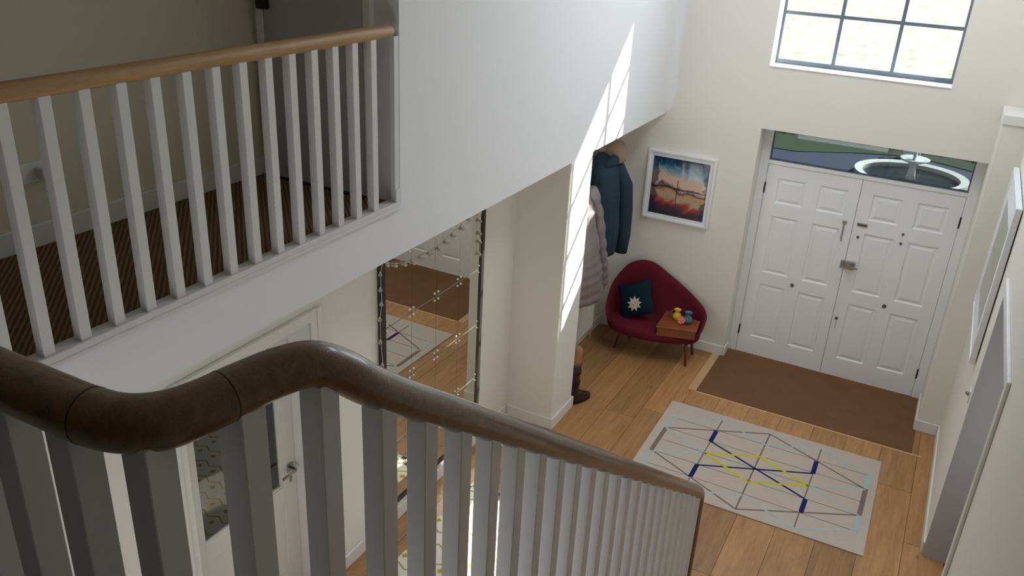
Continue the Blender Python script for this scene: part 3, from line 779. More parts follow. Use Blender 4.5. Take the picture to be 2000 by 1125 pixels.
# ------------------------------------------------------------------ tiled mirror
mr = empty('wall_mirror', (XW, 4.4, 0.17), 'large wall mirror made of rectangular mirror tiles in a dark frame', 'mirror')
TY = [3.812, 4.108, 4.403, 4.698, 4.993]
TZ = [0.195, 0.655, 1.115, 1.57, 2.03, 2.28]
MB().box(XW + 0.001, XW + 0.010, 3.80, 5.0, 0.18, 2.29).build('backing_board', 'backing', mr)
tile0 = {}
for j in range(5):
    for i in range(4):
        gz = 0.0035
        MB().box(XW + 0.012, XW + 0.017, TY[i] + 0.0008, TY[i + 1] - 0.0008, TZ[j] + gz, TZ[j + 1] - gz).build('mirror_tile', 'mirror', mr)
for i in range(1, 4):
    MB().box(XW + 0.010, XW + 0.013, TY[i] - 0.0015, TY[i] + 0.0015, TZ[0], TZ[-1]).build('tile_joint', 'seam', mr)
cap = None
for j in range(5):
    for i in range(4):
        for (yy, zz) in ((TY[i] + 0.022, TZ[j] + 0.026), (TY[i + 1] - 0.022, TZ[j] + 0.026), (TY[i] + 0.022, TZ[j + 1] - 0.026), (TY[i + 1] - 0.022, TZ[j + 1] - 0.026)):
            if cap is None:
                cap = MB().lathe([(0.0085, 0.0), (0.0085, 0.003), (0.006, 0.006), (0.001, 0.0075)], (XW + 0.017, yy, zz), 12, 'X').build('screw_cap', 'chrome', mr, smooth=True)
                cap_c = WORLD[cap.name] - Vector((XW + 0.017, yy, zz))
            else:
                copy_part(cap, Vector((XW + 0.017, yy, zz)) + cap_c, mr)
for nm, b_ in (('frame_side', (3.765, 3.812, 0.165, 2.30)), ('frame_side', (4.993, 5.03, 0.165, 2.30)), ('frame_bottom', (3.812, 4.993, 0.165, 0.192)), ('frame_top', (3.812, 4.993, 2.275, 2.30))):
    MB().box(XW + 0.001, XW + 0.030, *b_).build(nm, 'mirror_frame', mr, bevel=0.003)

# string of small bulbs round the mirror
sl_ = empty('string_lights', (XW, 4.4, 1.3), 'string of small clear bulbs draped over the tiled mirror', 'string lights')
def on_x(px, py, x):
    c = Vector(((px - 1000) / 1653.05, (py - 562.5) / 1653.05, 1.0))
    r = RIGHT * c.x + DOWN * c.y + FWD * c.z
    t = x / r.x
    return Vector((x, r.y * t, 4.0 + r.z * t))
# world positions measured once along the drape (y, z); all hang in front of the mirror plane
XB = XW + 0.030
sw = [on_x(*p, XB) for p in [(743, 713), (739, 668), (738, 624), (741, 594), (739, 566), (739, 536), (750, 512)]]
sw2 = [on_x(*p, XB) for p in [(757.6, 518), (773.6, 519), (792, 517), (809, 514), (825, 506), (842, 498), (859, 488), (874, 476), (888, 462), (905, 448), (918, 431)]]
sw3 = [on_x(*p, XB) for p in [(938, 432), (938, 457), (938, 473), (937, 497)]]
for p in sw[:5] + [sw[5]]:
    p.x = XW + 0.045
allp = [Vector(p) for p in sw + sw2 + [sw3[0] + Vector((0, 0, 0.06))] + sw3]
wirep = [p + Vector((0.004, 0, 0.016)) for p in allp]
MB().tube(catmull(wirep, 4), 0.0017, 6).build('cable', 'wire', sl_, smooth=True)
for p in sw[:6] + sw2 + sw3:
    b_ = MB().sphere((p.x, p.y, p.z), 0.0125, 12, 8).build('bulb', 'bulb', sl_, smooth=True)
    MB().lathe([(0.005, 0.0), (0.005, 0.010)], (p.x, p.y, p.z + 0.010), 8).build('bulb_socket', 'wire', b_)

# ------------------------------------------------------------------ mat and rugs
tag(MB().box(-1.510, 0.345, 6.855, 7.862, 0.0, 0.007).build('door_mat', 'mat', bevel=0.002), 'wide brown coir mat set in the floor at the front door', 'mat')

rg = empty('hall_rug', (-0.748, 5.93, 0.0), 'cream flat woven rug with geometric coloured lines', 'rug')
RQ = [(-1.640, 6.555), (0.140, 6.575), (0.158, 5.298), (-1.622, 5.278)]
MB().prism(RQ, 'Z', 0.0006, 0.009).build('weave', 'rug_base', rg, bevel=0.002)
def stripes(name, mat, segs, z):
    for (a, b, w) in segs:
        a = Vector((a[0], a[1])); b = Vector((b[0], b[1])); d = (b - a).normalized(); n = Vector((-d.y, d.x)) * w / 2
        q = [a - n, b - n, b + n, a + n]
        MB().hexa([(p.x, p.y, 0.0086) for p in q] + [(p.x, p.y, z) for p in q]).build(name, mat, rg)
Xl, X1, X2, X3, Xr = -1.545, -1.158, -0.748, -0.325, 0.072
Y_ = [6.485, 6.285, 6.10, 5.91, 5.72, 5.535, 5.335]     # rows from the door side
g = 0.011
stripes('grey_line', 'rug_grey', [((X1, Y_[0]), (X1, 5.47), g), ((X2, Y_[0]), (X2, 5.33), g + 0.002), ((X3, Y_[0]), (X3, 5.35), g),
        ((Xl, Y_[1]), (Xr, Y_[1] + 0.03), 0.007), ((Xl, Y_[2]), (Xr, Y_[2] + 0.02), 0.007), ((Xl, Y_[3]), (Xr, Y_[3] + 0.02), 0.007), ((Xl, Y_[4]), (Xr, Y_[4] + 0.02), 0.007), ((Xl, Y_[5]), (Xr, Y_[5] + 0.01), 0.007),
        ((Xl, Y_[2]), (X2, Y_[0]), 0.016), ((X2, Y_[0]), (Xr, Y_[2] + 0.01), 0.016), ((Xl, Y_[4]), (X2, 5.33), 0.016), ((X2, 5.33), (Xr, 5.75), 0.016),
        ((Xl, 6.10), (Xl, 5.715), 0.036), ((Xr, 6.12), (Xr, 5.75), 0.036)], 0.0094)
stripes('pink_line', 'rug_pink', [((X1, 6.28), (X2, 6.10), 0.018), ((X2, 6.10), (X3, 6.29), 0.018), ((X1, 5.53), (X2, 5.71), 0.018), ((X2, 5.71), (X3, 5.55), 0.018)], 0.0096)
stripes('pale_blue_line', 'rug_cyan', [((Xl, 6.27), (Xl, 6.10), 0.034), ((Xl, 6.27), (X1, 6.48), 0.016), ((X1, 6.48), (X2, 6.295), 0.016), ((X2, 6.295), (X3, 6.495), 0.016), ((X3, 6.495), (Xr, 6.32), 0.016), ((Xr, 6.32), (Xr, 6.12), 0.034),
        ((Xl, 6.09), (X1, 5.905), 0.016), ((X1, 5.905), (Xl, 5.70), 0.016), ((Xl, 5.70), (Xl, 5.515), 0.034), ((Xl, 5.515), (X1, 5.335), 0.016), ((X1, 5.335), (X2, 5.525), 0.016), ((X2, 5.525), (X3, 5.335), 0.016), ((X3, 5.335), (Xr, 5.55), 0.016), ((Xr, 5.55), (Xr, 5.745), 0.034),
        ((Xr, 5.745), (X3, 5.915), 0.016), ((X3, 5.915), (Xr, 6.11), 0.016)], 0.0098)
stripes('navy_line', 'rug_navy', [((X1, 6.28), (X1, 6.095), 0.036), ((X1, 5.72), (X1, 5.53), 0.036), ((X3 - 0.004, 6.29), (X3, 6.10), 0.036), ((X3 + 0.01, 5.735), (X3 + 0.01, 5.55), 0.036),
        ((X1, 6.10), (X3, 5.735), 0.018), ((X1, 5.715), (X3, 6.10), 0.018)], 0.0100)
stripes('yellow_line', 'rug_yellow', [((X1 + 0.006, 5.905), (X2, 6.097), 0.022), ((X2, 6.097), (X3, 5.916), 0.022), ((X3, 5.916), (X2, 5.706), 0.022), ((X2, 5.706), (X1 + 0.006, 5.905), 0.022)], 0.0102)

tag(MB().prism([(-2.565, 4.583), (-1.10, 4.60), (-1.10, 2.15), (-2.60, 2.15)], 'Z', 0.0006, 0.011).build('zigzag_rug', 'zigzag', bevel=0.002), 'white rug with ochre zigzags and diamonds beside the mirror', 'rug')

# ------------------------------------------------------------------ framed picture on the front wall
def framed(name, label, y, x0, x1, z0, z1, border, art, dep):
    e = empty(name, ((x0 + x1) / 2, y, z0), label, 'picture')
    fw = 0.022
    for nm, b_ in (('frame_side', (x0, x0 + fw, z0, z1)), ('frame_side', (x1 - fw, x1, z0, z1)), ('frame_rail', (x0 + fw, x1 - fw, z0, z0 + fw)), ('frame_rail', (x0 + fw, x1 - fw, z1 - fw, z1))):
        MB().box(b_[0], b_[1], y - dep, y, b_[2], b_[3]).build(nm, 'white_frame', e, bevel=0.003)
    MB().box(x0 + fw, x1 - fw, y - dep + 0.012, y - 0.002, z0 + fw, z1 - fw).build('mount', 'mount', e)
    MB().box(x0 + border, x1 - border, y - dep + 0.0095, y - dep + 0.013, z0 + border, z1 - border).build('print', art, e)
    return e
framed('framed_picture', 'white framed abstract seascape above the maroon seat', YW, -2.487, -1.824, 1.283, 1.962, 0.058, 'painting', 0.035)
# picture on the right wall (faces -x)
rp_ = empty('framed_print', (XR, 6.5, 1.34), 'large white framed print on the right wall', 'picture')
xa, xb = XR - 0.045, XR - 0.008
for nm, b_ in (('frame_side', (5.93, 5.955, 1.34, 2.44)), ('frame_side', (7.065, 7.09, 1.34, 2.44)), ('frame_rail', (5.955, 7.065, 1.34, 1.365)), ('frame_rail', (5.955, 7.065, 2.415, 2.44))):
    MB().box(xa, xb, *b_).build(nm, 'white_frame', rp_, bevel=0.002)
MB().box(xa + 0.008, xb - 0.005, 5.955, 7.065, 1.365, 2.415).build('mount', 'mount', rp_)
MB().box(xa + 0.006, xa + 0.010, 6.12, 6.90, 1.53, 2.25).build('print', 'art_right', rp_)
MB().box(xb, XR, 5.98, 7.04, 1.40, 2.38).build('gap_shadow_slab', 'black', rp_)  # black slab paints the shadow between frame and wall
# switch
sw_ = empty('light_switch', (XR, 5.71, 1.18), 'small steel light switch on the right wall by the doorway', 'switch')
MB().box(XR - 0.006, XR, 5.67, 5.755, 1.175, 1.26).build('face_plate', 'white_plastic', sw_, bevel=0.002)
MB().hexa([(XR - 0.03, 5.705, 1.225), (XR - 0.006, 5.70, 1.21), (XR - 0.006, 5.725, 1.21), (XR - 0.03, 5.72, 1.225), (XR - 0.03, 5.705, 1.232), (XR - 0.006, 5.70, 1.235), (XR - 0.006, 5.725, 1.235), (XR - 0.03, 5.72, 1.232)]).build('toggle', 'steel', sw_)

# ------------------------------------------------------------------ maroon seat with side table
ts = empty('telephone_seat', (-2.12, 7.33, 0), 'maroon asymmetrical telephone seat with attached teak table', 'chair')
def interp(tab, t):
    for i in range(len(tab) - 1):
        if tab[i][0] <= t <= tab[i + 1][0]:
            u = (t - tab[i][0]) / (tab[i + 1][0] - tab[i][0]); h = tab[i + 1][0] - tab[i][0]
            def sl(j):
                a, b = tab[max(0, j - 1)], tab[min(len(tab) - 1, j + 1)]
                return (b[1] - a[1]) / (b[0] - a[0])
            return (tab[i][1] * (2 * u ** 3 - 3 * u ** 2 + 1) + sl(i) * h * (u ** 3 - 2 * u ** 2 + u)
                    + tab[i + 1][1] * (-2 * u ** 3 + 3 * u ** 2) + sl(i + 1) * h * (u ** 3 - u ** 2))
    return tab[-1][1]
# plan curve of the wrapped back, left front -> back -> right front
plan = catmull([(-2.50, 7.13, 0), (-2.585, 7.21, 0), (-2.625, 7.33, 0), (-2.60, 7.45, 0), (-2.48, 7.535, 0), (-2.30, 7.565, 0), (-2.10, 7.57, 0), (-1.90, 7.555, 0), (-1.74, 7.51, 0), (-1.665, 7.42, 0), (-1.65, 7.31, 0), (-1.675, 7.22, 0)], 5)
nP = len(plan)
top = [(i / 11, h) for i, h in enumerate((0.30, 0.36, 0.46, 0.63, 0.80, 0.85, 0.745, 0.635, 0.545, 0.495, 0.43, 0.34))]
cx, cy = -2.13, 7.31
rings = []
for i, p in enumerate(plan):
    t = i / (nP - 1)
    zt = interp(top, t); zb = 0.255
    out = Vector((p.x - cx, p.y - cy, 0)).normalized()
    th = 0.030
    lean = 0.05 * (zt - zb) / 0.6
    prof = []
    K = 8
    for k in range(K + 1):
        s = k / K
        prof.append(p + out * (lean * s - 0.07 * (1 - s) ** 2.2) + Vector((0, 0, zb + (zt - zb) * s)))
    inner = [q - out * th * (1.0 if k < K else 0.4) for k, q in enumerate(prof)]
    rings.append([tuple(q) for q in prof] + [tuple(q) for q in reversed(inner)])
MB().rings(rings, True).build('backrest', 'maroon', ts, smooth=True)
# upholstered seat
def blob(outline, z0, z1, rnd):
    c = Vector((sum(p[0] for p in outline) / len(outline), sum(p[1] for p in outline) / len(outline), 0))
    rs = []
    for (s, z) in ((0.90, z0), (0.97, z0 + rnd * 0.4), (1.0, z0 + rnd), (1.0, z1 - rnd), (0.975, z1 - rnd * 0.4), (0.90, z1), (0.5, z1 + 0.008), (0.02, z1 + 0.01)):
        rs.append([(c.x + (p[0] - c.x) * s, c.y + (p[1] - c.y) * s, z) for p in outline])
    return MB().rings(rs, True)
seat_out = catmull([(-2.50, 7.12, 0), (-2.58, 7.22, 0), (-2.60, 7.35, 0), (-2.55, 7.47, 0), (-2.40, 7.53, 0), (-2.15, 7.54, 0), (-1.90, 7.52, 0), (-1.72, 7.46, 0), (-1.67, 7.35, 0), (-1.71, 7.24, 0), (-1.88, 7.16, 0), (-2.05, 7.10, 0), (-2.25, 7.075, 0), (-2.40, 7.085, 0), (-2.50, 7.12, 0)], 3)[:-1]
blob([(p.x, p.y) for p in seat_out], 0.235, 0.335, 0.035).build('seat', 'maroon', ts, smooth=True)
tt = [(-2.040, 7.095), (-1.668, 7.205), (-1.700, 7.44), (-2.070, 7.50)]
drw = MB().prism([(-2.028, 7.108), (-1.682, 7.212), (-1.712, 7.43), (-2.055, 7.485)], 'Z', 0.315, 0.398).build('drawer_box', 'teak', ts, bevel=0.006)
MB().prism(tt, 'Z', 0.398, 0.42).build('table_top', 'teak', ts, bevel=0.008)
for (fx, fy, tx, ty) in ((-1.741, 7.245, -1.775, 7.27), (-1.752, 7.515, -1.785, 7.46), (-2.474, 7.232, -2.43, 7.25), (-2.416, 7.485, -2.39, 7.45)):
    MB().tube([(fx, fy, 0.0), (tx, ty, 0.30)], [0.011, 0.019], 12).build('leg', 'leg', ts, smooth=True)

# cushion with felt flower
cu = empty('cushion', (-2.36, 7.36, 0.34), 'dark teal square cushion with a cream felt flower', 'cushion')
o_ = Vector((-2.345, 7.345, 0.525))
ux = Vector((0.335, 0.02, 0.155)).normalized(); uz = Vector((-0.12, 0.42, 0.80))
uz = (uz - ux * uz.dot(ux)).normalized(); un = ux.cross(uz)
if un.y > 0: un = -un
hs, K = 0.175, 12
V_, F_ = [], []
for side in (1, -1):
    b0 = len(V_)
    for i in range(K + 1):
        for j in range(K + 1):
            a, c = -1 + 2 * i / K, -1 + 2 * j / K
            pin = 1 - 0.09 * (1 - abs(a)) * abs(c) ** 3 - 0.09 * (1 - abs(c)) * abs(a) ** 3
            th = 0.055 * (max(0, 1 - abs(a) ** 2.4) * max(0, 1 - abs(c) ** 2.4)) ** 0.5
            V_.append(tuple(o_ + ux * a * hs * pin + uz * c * hs * pin + un * side * (th + 0.002)))
    for i in range(K):
        for j in range(K):
            q = (b0 + i * (K + 1) + j, b0 + (i + 1) * (K + 1) + j, b0 + (i + 1) * (K + 1) + j + 1, b0 + i * (K + 1) + j + 1)
            F_.append(q if side == 1 else q[::-1])
n1 = (K + 1) ** 2
edge = [(i, 0) for i in range(K)] + [(K, j) for j in range(K)] + [(i, K) for i in range(K, 0, -1)] + [(0, j) for j in range(K, 0, -1)]
for e in range(len(edge)):
    a = edge[e][0] * (K + 1) + edge[e][1]; b = edge[(e + 1) % len(edge)][0] * (K + 1) + edge[(e + 1) % len(edge)][1]
    F_.append((a, b, n1 + b, n1 + a))
mb = MB(); mb.v = V_; mb.f = F_; mb.build('cover', 'teal_cloth', cu, smooth=True)
fl = o_ + ux * 0.005 - uz * 0.055 + un * 0.060
for (n, L, W, lift, off) in ((9, 0.078, 0.030, 0.010, 0.0), (7, 0.055, 0.024, 0.020, 0.3), (5, 0.034, 0.018, 0.030, 0.1)):
    for k in range(n):
        a = 2 * math.pi * k / n + off
        d = ux * math.cos(a) + uz * math.sin(a); s_ = -ux * math.sin(a) + uz * math.cos(a)
        pts = [fl + un * lift * 0.3, fl + d * L * 0.55 - s_ * W / 2 + un * lift * 0.8, fl + d * L + un * lift, fl + d * L * 0.55 + s_ * W / 2 + un * lift * 0.8]
        mb = MB(); mb.v = [tuple(p) for p in pts] + [tuple(p - un * 0.003) for p in pts]
        mb.f = [(0, 1, 2, 3), (7, 6, 5, 4), (0, 4, 5, 1), (1, 5, 6, 2), (2, 6, 7, 3), (3, 7, 4, 0)]
        mb.build('felt_petal', 'cream_felt', cu)
c_ = fl + un * 0.030
MB().sphere(tuple(c_), 0.012, 10, 6).build('flower_centre', 'cream_felt', cu, smooth=True)

# vases and blooms on the little table
def vase(name, label, c, s, mat):
    prof = [(0.020, 0), (0.030, 0.004), (0.042, 0.022), (0.045, 0.04), (0.038, 0.058), (0.026, 0.072), (0.022, 0.082), (0.024, 0.094), (0.034, 0.106), (0.036, 0.110), (0.031, 0.108), (0.020, 0.094), (0.018, 0.08), (0.018, 0.05)]
    e = empty(name, c, label, 'vase')
    MB().lathe([(r * s, h * s) for r, h in prof], c, 24).build('body', mat, e, smooth=True)
    return e
vase('flower_vase', 'small yellow glazed vase on the teak table', (-1.915, 7.345, 0.42), 1.0, 'yellow_glaze')
vase('flower_vase', 'small teal glazed vase on the teak table', (-1.800, 7.320, 0.42), 1.08, 'teal_glaze')
pf = empty('pink_flower', (-1.845, 7.262, 0.42), 'pink cloth flower lying between the two small vases', 'flower')
fc = Vector((-1.845, 7.262, 0.465)); nn = Vector((0.1, -0.75, 0.65)).normalized()
ta = nn.cross(Vector((0, 0, 1))).normalized(); tb = ta.cross(nn)
for (n, r, w, lf) in ((8, 0.040, 0.022, 0.000), (6, 0.026, 0.016, 0.008)):
    for k in range(n):
        a = 2 * math.pi * k / n; d = ta * math.cos(a) + tb * math.sin(a); s_ = -ta * math.sin(a) + tb * math.cos(a)
        pts = [fc, fc + d * r * 0.6 - s_ * w * 0.6 + nn * lf, fc + d * r - s_ * w * 0.25 + nn * (lf + 0.006), fc + d * r + s_ * w * 0.25 + nn * (lf + 0.006), fc + d * r * 0.6 + s_ * w * 0.6 + nn * lf]
        mb = MB(); mb.v = [tuple(p) for p in pts] + [tuple(p - nn * 0.002) for p in pts]
        mb.f = [(0, 1, 2, 3, 4), (9, 8, 7, 6, 5)] + [(i, 5 + i, 5 + (i + 1) % 5, (i + 1) % 5) for i in range(5)]
        mb.build('petal', 'pink_petal', pf)
MB().sphere(tuple(fc + nn * 0.012), 0.009, 8, 6).build('flower_centre', 'yellow_glaze', pf, smooth=True)
MB().tube([tuple(fc - nn * 0.004), (-1.850, 7.285, 0.445), (-1.862, 7.31, 0.4235)], 0.0025, 6).build('stalk', 'stem', pf, smooth=True)
ps = empty('purple_sprig', (-1.975, 7.36, 0.42), 'purple flower sprig leaning beside the yellow vase', 'flower')
MB().tube([(-2.015, 7.33, 0.4225), (-1.99, 7.35, 0.455), (-1.965, 7.372, 0.50)], 0.0025, 6).build('stalk', 'stem', ps, smooth=True)
for k in range(7):
    t = 0.45 + 0.09 * k
    c = Vector((-2.015 + 0.05 * t, 7.33 + 0.042 * t, 0.4225 + 0.0775 * t))
    MB().sphere((c.x + random.uniform(-.006, .006), c.y, c.z), 0.008, 8, 6, 0.8).build('floret', 'purple_petal', ps, smooth=True)

# ------------------------------------------------------------------ coats, hat, radiator, boot
def drape(rows, folds, amp, seg=40, quilt=0.0, qn=0, ph=0.0, sub=6):
    """rows: (z, cx, cy, half depth x, half width y) from the top down"""
    R = []
    rr = []
    for i in range(len(rows) - 1):
        for k in range(sub):
            t = k / sub; t2 = t * t * (3 - 2 * t)
            rr.append(tuple(rows[i][q] + (rows[i + 1][q] - rows[i][q]) * (t if q == 0 else t2) for q in range(5)))
    rr.append(rows[-1])
    z0, z1 = rows[0][0], rows[-1][0]
    for (z, cx_, cy_, a, b) in rr:
        u = (z0 - z) / (z0 - z1)
        q = 1 + quilt * abs(math.sin(math.pi * qn * u)) if qn else 1
        ring = []
        for k in range(seg):
            th = 2 * math.pi * k / seg
            f = 1 + amp * (0.25 + 0.75 * u) * math.sin(folds * th + ph + 2.0 * u) + amp * 0.5 * math.sin((folds * 2 + 1) * th + 3 * u)
            ring.append((cx_ + a * q * f * math.cos(th), cy_ + b * q * f * math.sin(th), z + 0.012 * math.sin(3 * th) * u))
        R.append(ring)
    return MB().rings(R, True)
rk = empty('coat_rack', (XW, 6.8, 1.95), 'white peg rail on the nook wall behind the coats', 'coat rack')
MB().box(XW, XW + 0.02, 6.15, 7.45, 1.93, 2.03).build('rail', 'trim', rk, bevel=0.004)
for y_ in (6.18, 6.40, 6.95, 7.25):
    MB().tube([(XW + 0.02, y_, 1.98), (XW + 0.09, y_, 1.985), (XW + 0.11, y_, 2.01)], [0.009, 0.009, 0.013], 10).build('peg', 'leg', rk, smooth=True)
bc = empty('blue_coat', (-2.62, 7.05, 0.95), 'long petrol blue coat hanging in the nook', 'coat')
drape([(2.03, -2.70, 6.95, 0.03, 0.05), (1.98, -2.68, 6.95, 0.08, 0.13), (1.86, -2.66, 6.96, 0.12, 0.21), (1.55, -2.65, 7.00, 0.13, 0.24), (1.28, -2.65, 7.03, 0.14, 0.25), (1.08, -2.65, 7.05, 0.13, 0.23)], 5, 0.06, ph=0.6).build('body', 'blue_coat', bc, smooth=True)
MB().tube([(-2.60, 7.12, 1.90), (-2.55, 7.20, 1.70), (-2.53, 7.24, 1.45), (-2.52, 7.255, 1.20), (-2.525, 7.25, 1.02)], [0.06, 0.085, 0.078, 0.068, 0.06], 16).build('sleeve', 'blue_coat', bc, smooth=True)
MB().tube([(-2.64, 6.86, 1.94), (-2.60, 6.93, 1.97), (-2.60, 7.02, 1.965), (-2.64, 7.08, 1.93)], [0.035, 0.05, 0.05, 0.035], 12).build('collar', 'blue_coat', bc, smooth=True)
pc = empty('puffer_coat', (-2.62, 6.5, 0.6), 'long lilac grey quilted coat hanging in front of the blue coat', 'coat')
drape([(1.96, -2.70, 6.40, 0.03, 0.05), (1.90, -2.68, 6.40, 0.09, 0.12), (1.6, -2.65, 6.40, 0.14, 0.18), (1.25, -2.63, 6.48, 0.15, 0.24), (1.0, -2.62, 6.55, 0.16, 0.28), (0.78, -2.62, 6.60, 0.16, 0.30)], 6, 0.06, quilt=0.07, qn=13, sub=10).build('body', 'puffer', pc, smooth=True)
slv = catmull([(-2.58, 6.48, 1.84), (-2.54, 6.58, 1.56), (-2.52, 6.66, 1.25), (-2.52, 6.75, 1.05), (-2.53, 6.82, 0.86)], 8)
MB().tube(slv, [0.05 + 0.016 * abs(math.sin(i * 0.75)) for i in range(len(slv))], 16).build('sleeve', 'puffer', pc, smooth=True)
ht = empty('felt_hat', (-2.66, 7.22, 1.9), 'beige felt hat hanging on a peg above the coats', 'hat')
hc = Vector((-2.66, 7.14, 2.00)); ha = Vector((0.80, -0.15, 0.25)).normalized()
h1 = ha.cross(Vector((0, 0, 1))).normalized(); h2 = h1.cross(ha)
def hat_rings(prof):
    return [[tuple(hc + ha * h + (h1 * math.cos(2 * math.pi * k / 28) + h2 * math.sin(2 * math.pi * k / 28)) * r * 1.12) for k in range(28)] for r, h in prof]
MB().rings(hat_rings([(0.100, -0.02), (0.105, 0.0), (0.103, 0.045), (0.092, 0.085), (0.062, 0.11), (0.02, 0.118)])).build('crown', 'straw', ht, smooth=True)
MB().rings(hat_rings([(0.098, -0.012), (0.155, -0.032), (0.160, -0.030), (0.157, -0.024), (0.106, -0.002)])).build('brim', 'straw', ht, smooth=True)

rd = empty('radiator', (XW + 0.08, 6.72, 0.12), 'white ribbed radiator on the nook wall below the coats', 'radiator')
MB().box(XW + 0.05, XW + 0.065, 6.22, 7.24, 0.14, 0.64).build('back_plate', 'radiator', rd)
rib = None
for i in range(26):
    yy = 6.24 + i * 0.039
    if rib is None: rib = MB().box(XW + 0.065, XW + 0.09, yy, yy + 0.024, 0.15, 0.62).build('rib', 'radiator', rd, bevel=0.008); r_c = WORLD[rib.name] - Vector((0, yy, 0))
    else: copy_part(rib, r_c + Vector((0, yy, 0)), rd)
MB().box(XW + 0.045, XW + 0.095, 6.22, 7.24, 0.615, 0.645).build('top_grille', 'radiator', rd, bevel=0.006)
MB().tube([(XW + 0.055, 7.25, 0.17), (XW + 0.055, 7.275, 0.15), (XW + 0.055, 7.275, 0.0)], 0.010, 10).build('pipe', 'radiator', rd, smooth=True)
for z in (0.2, 0.55): MB().box(XW, XW + 0.052, 6.6, 6.64, z, z + 0.03).build('bracket', 'radiator', rd)

bt = empty('riding_boot', (-2.37, 6.08, 0), 'tall dark brown leather boot standing behind the pillar', 'boot')
h0 = Vector((-2.400, 6.030, 0)); fd = Vector((0.075, 0.17, 0)).normalized(); sd = Vector((-fd.y, fd.x, 0))
def ell(c, a, b, z, n=20): return [tuple(c + fd * a * math.cos(2 * math.pi * k / n) + sd * b * math.sin(2 * math.pi * k / n) + Vector((0, 0, z))) for k in range(n)]
MB().rings([ell(h0 + fd * 0.085, 0.125, 0.042, 0.018), ell(h0 + fd * 0.085, 0.130, 0.045, 0.035), ell(h0 + fd * 0.075, 0.118, 0.043, 0.06), ell(h0 + fd * 0.045, 0.088, 0.042, 0.085), ell(h0 + fd * 0.015, 0.058, 0.041, 0.115),
            ell(h0 + fd * 0.005, 0.050, 0.042, 0.16), ell(h0, 0.055, 0.048, 0.24), ell(h0 - fd * 0.005, 0.062, 0.053, 0.33), ell(h0 - fd * 0.004, 0.063, 0.055, 0.415)]).build('upper', 'boot', bt, smooth=True)
MB().rings([ell(h0 + fd * 0.085, 0.131, 0.046, 0.0), ell(h0 + fd * 0.085, 0.133, 0.048, 0.019)]).build('sole', 'sole', bt)
MB().rings([ell(h0 - fd * 0.004, 0.064, 0.056, 0.40), ell(h0 - fd * 0.002, 0.060, 0.052, 0.44), ell(h0 + fd * 0.01, 0.050, 0.045, 0.50), ell(h0 + fd * 0.014, 0.046, 0.04, 0.54), ell(h0 + fd * 0.016, 0.028, 0.022, 0.565)]).build('folded_lining', 'tan', bt, smooth=True)
for z in (0.20, 0.31):
    MB().rings([ell(h0, 0.060 + 0.03 * (z - 0.2), 0.052 + 0.03 * (z - 0.2), z), ell(h0, 0.060 + 0.03 * (z - 0.2), 0.052 + 0.03 * (z - 0.2), z + 0.014)]).build('strap', 'sole', bt)
    p = h0 + fd * 0.066
    MB().box(p.x - 0.006, p.x + 0.010, p.y - 0.008, p.y + 0.010, z - 0.003, z + 0.017).build('buckle', 'darksteel', bt, bevel=0.002)

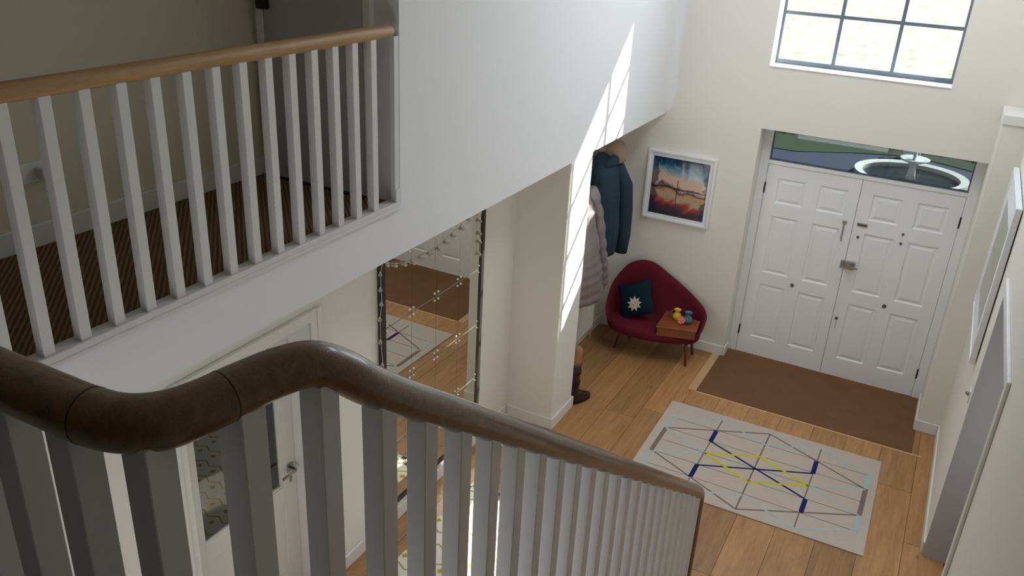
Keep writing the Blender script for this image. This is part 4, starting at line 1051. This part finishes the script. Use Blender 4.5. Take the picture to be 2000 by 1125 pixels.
# ------------------------------------------------------------------ outside
struct(MB().box(-60, 50, 19.2, 160, -0.35, -0.15).build('ground', 'field'), 'sunlit grass field outside the window', 'ground')
struct(MB().box(-30, 30, 8.0, 19.2, -0.35, -0.16).build('ground_drive', 'gravel'), 'slate gravel drive outside the front door', 'ground')
struct(MB().prism([(-30, 17.05), (-2.6, 17.25), (-1.6, 17.9), (-0.5, 18.4), (0.6, 17.9), (1.6, 17.3), (30, 17.1), (30, 19.3), (-30, 19.3)], 'Z', -0.16, -0.145).build('ground_lawn', 'lawn'), 'lawn edge coloured dark as if shaded beyond the gravel drive', 'ground')
pc_ = struct(MB().box(-2.1, 0.95, 7.99, 9.15, 2.48, 2.60).build('added_sunshade', 'white_frame', bevel=0.01), 'flat porch added outside over the front door to block sun', 'sunshade')  # unseen slab added to keep the sun from shining through the transom
fn = empty('fountain', (-0.44, 16.45, -0.16), 'round pale stone fountain pool on the gravel drive', 'fountain')
C_ = (-0.44, 16.45, -0.16)
MB().rings([[(C_[0] + r * math.cos(2 * math.pi * k / 48), C_[1] + r * math.sin(2 * math.pi * k / 48), C_[2] + h) for k in range(48)] for r, h in ((0.84, 0.0), (0.82, 0.12), (0.96, 0.14), (0.96, 0.0))], cap=False, closed=True).build('pool_rim', 'stone', fn)
MB().lathe([(0.82, 0.0), (0.82, 0.04)], C_, 40).build('pool_water', 'water', fn)
MB().lathe([(0.10, 0.0), (0.07, 0.15), (0.05, 0.28), (0.09, 0.33), (0.24, 0.39), (0.26, 0.42), (0.20, 0.41), (0.03, 0.39), (0.03, 0.55), (0.002, 0.58)], C_, 28).build('bowl', 'stone', fn, smooth=True)
MB().box(-0.72, -0.40, 17.95, 18.25, -0.16, 0.18).box(-0.78, -0.34, 17.90, 18.30, 0.18, 0.26).build('plinth', 'stone', fn, bevel=0.01)
hg = empty('hedge', (-1.5, 19.45, -0.15), 'low dark green hedge beyond the gravel drive', 'hedge')
hb = MB()
for i in range(900):
    x_ = random.uniform(-6.0, 2.6); y_ = random.uniform(19.0, 19.9); z_ = random.uniform(-0.15, 0.32)
    if -1.0 < x_ < 0 and y_ < 18.5: continue
    s_ = random.uniform(0.05, 0.10); a = random.uniform(0, 6.28); b = random.uniform(-0.8, 0.8)
    u = Vector((math.cos(a), math.sin(a), b * 0.5)).normalized() * s_; v = Vector((-math.sin(a) * 0.5, math.cos(a) * 0.5, 0.8)).normalized() * s_
    c = Vector((x_, y_, z_)); n0 = len(hb.v)
    hb.v += [tuple(c - u), tuple(c + v * 0.6), tuple(c + u), tuple(c - v * 0.6)]; hb.f.append((n0, n0 + 1, n0 + 2, n0 + 3))
lv = hb.build('leaves', 'hedge', hg); lv['kind'] = 'stuff'
MB().box(-6.0, 2.6, 19.05, 19.85, -0.14, 0.22).build('core', 'hedge', hg, bevel=0.08)
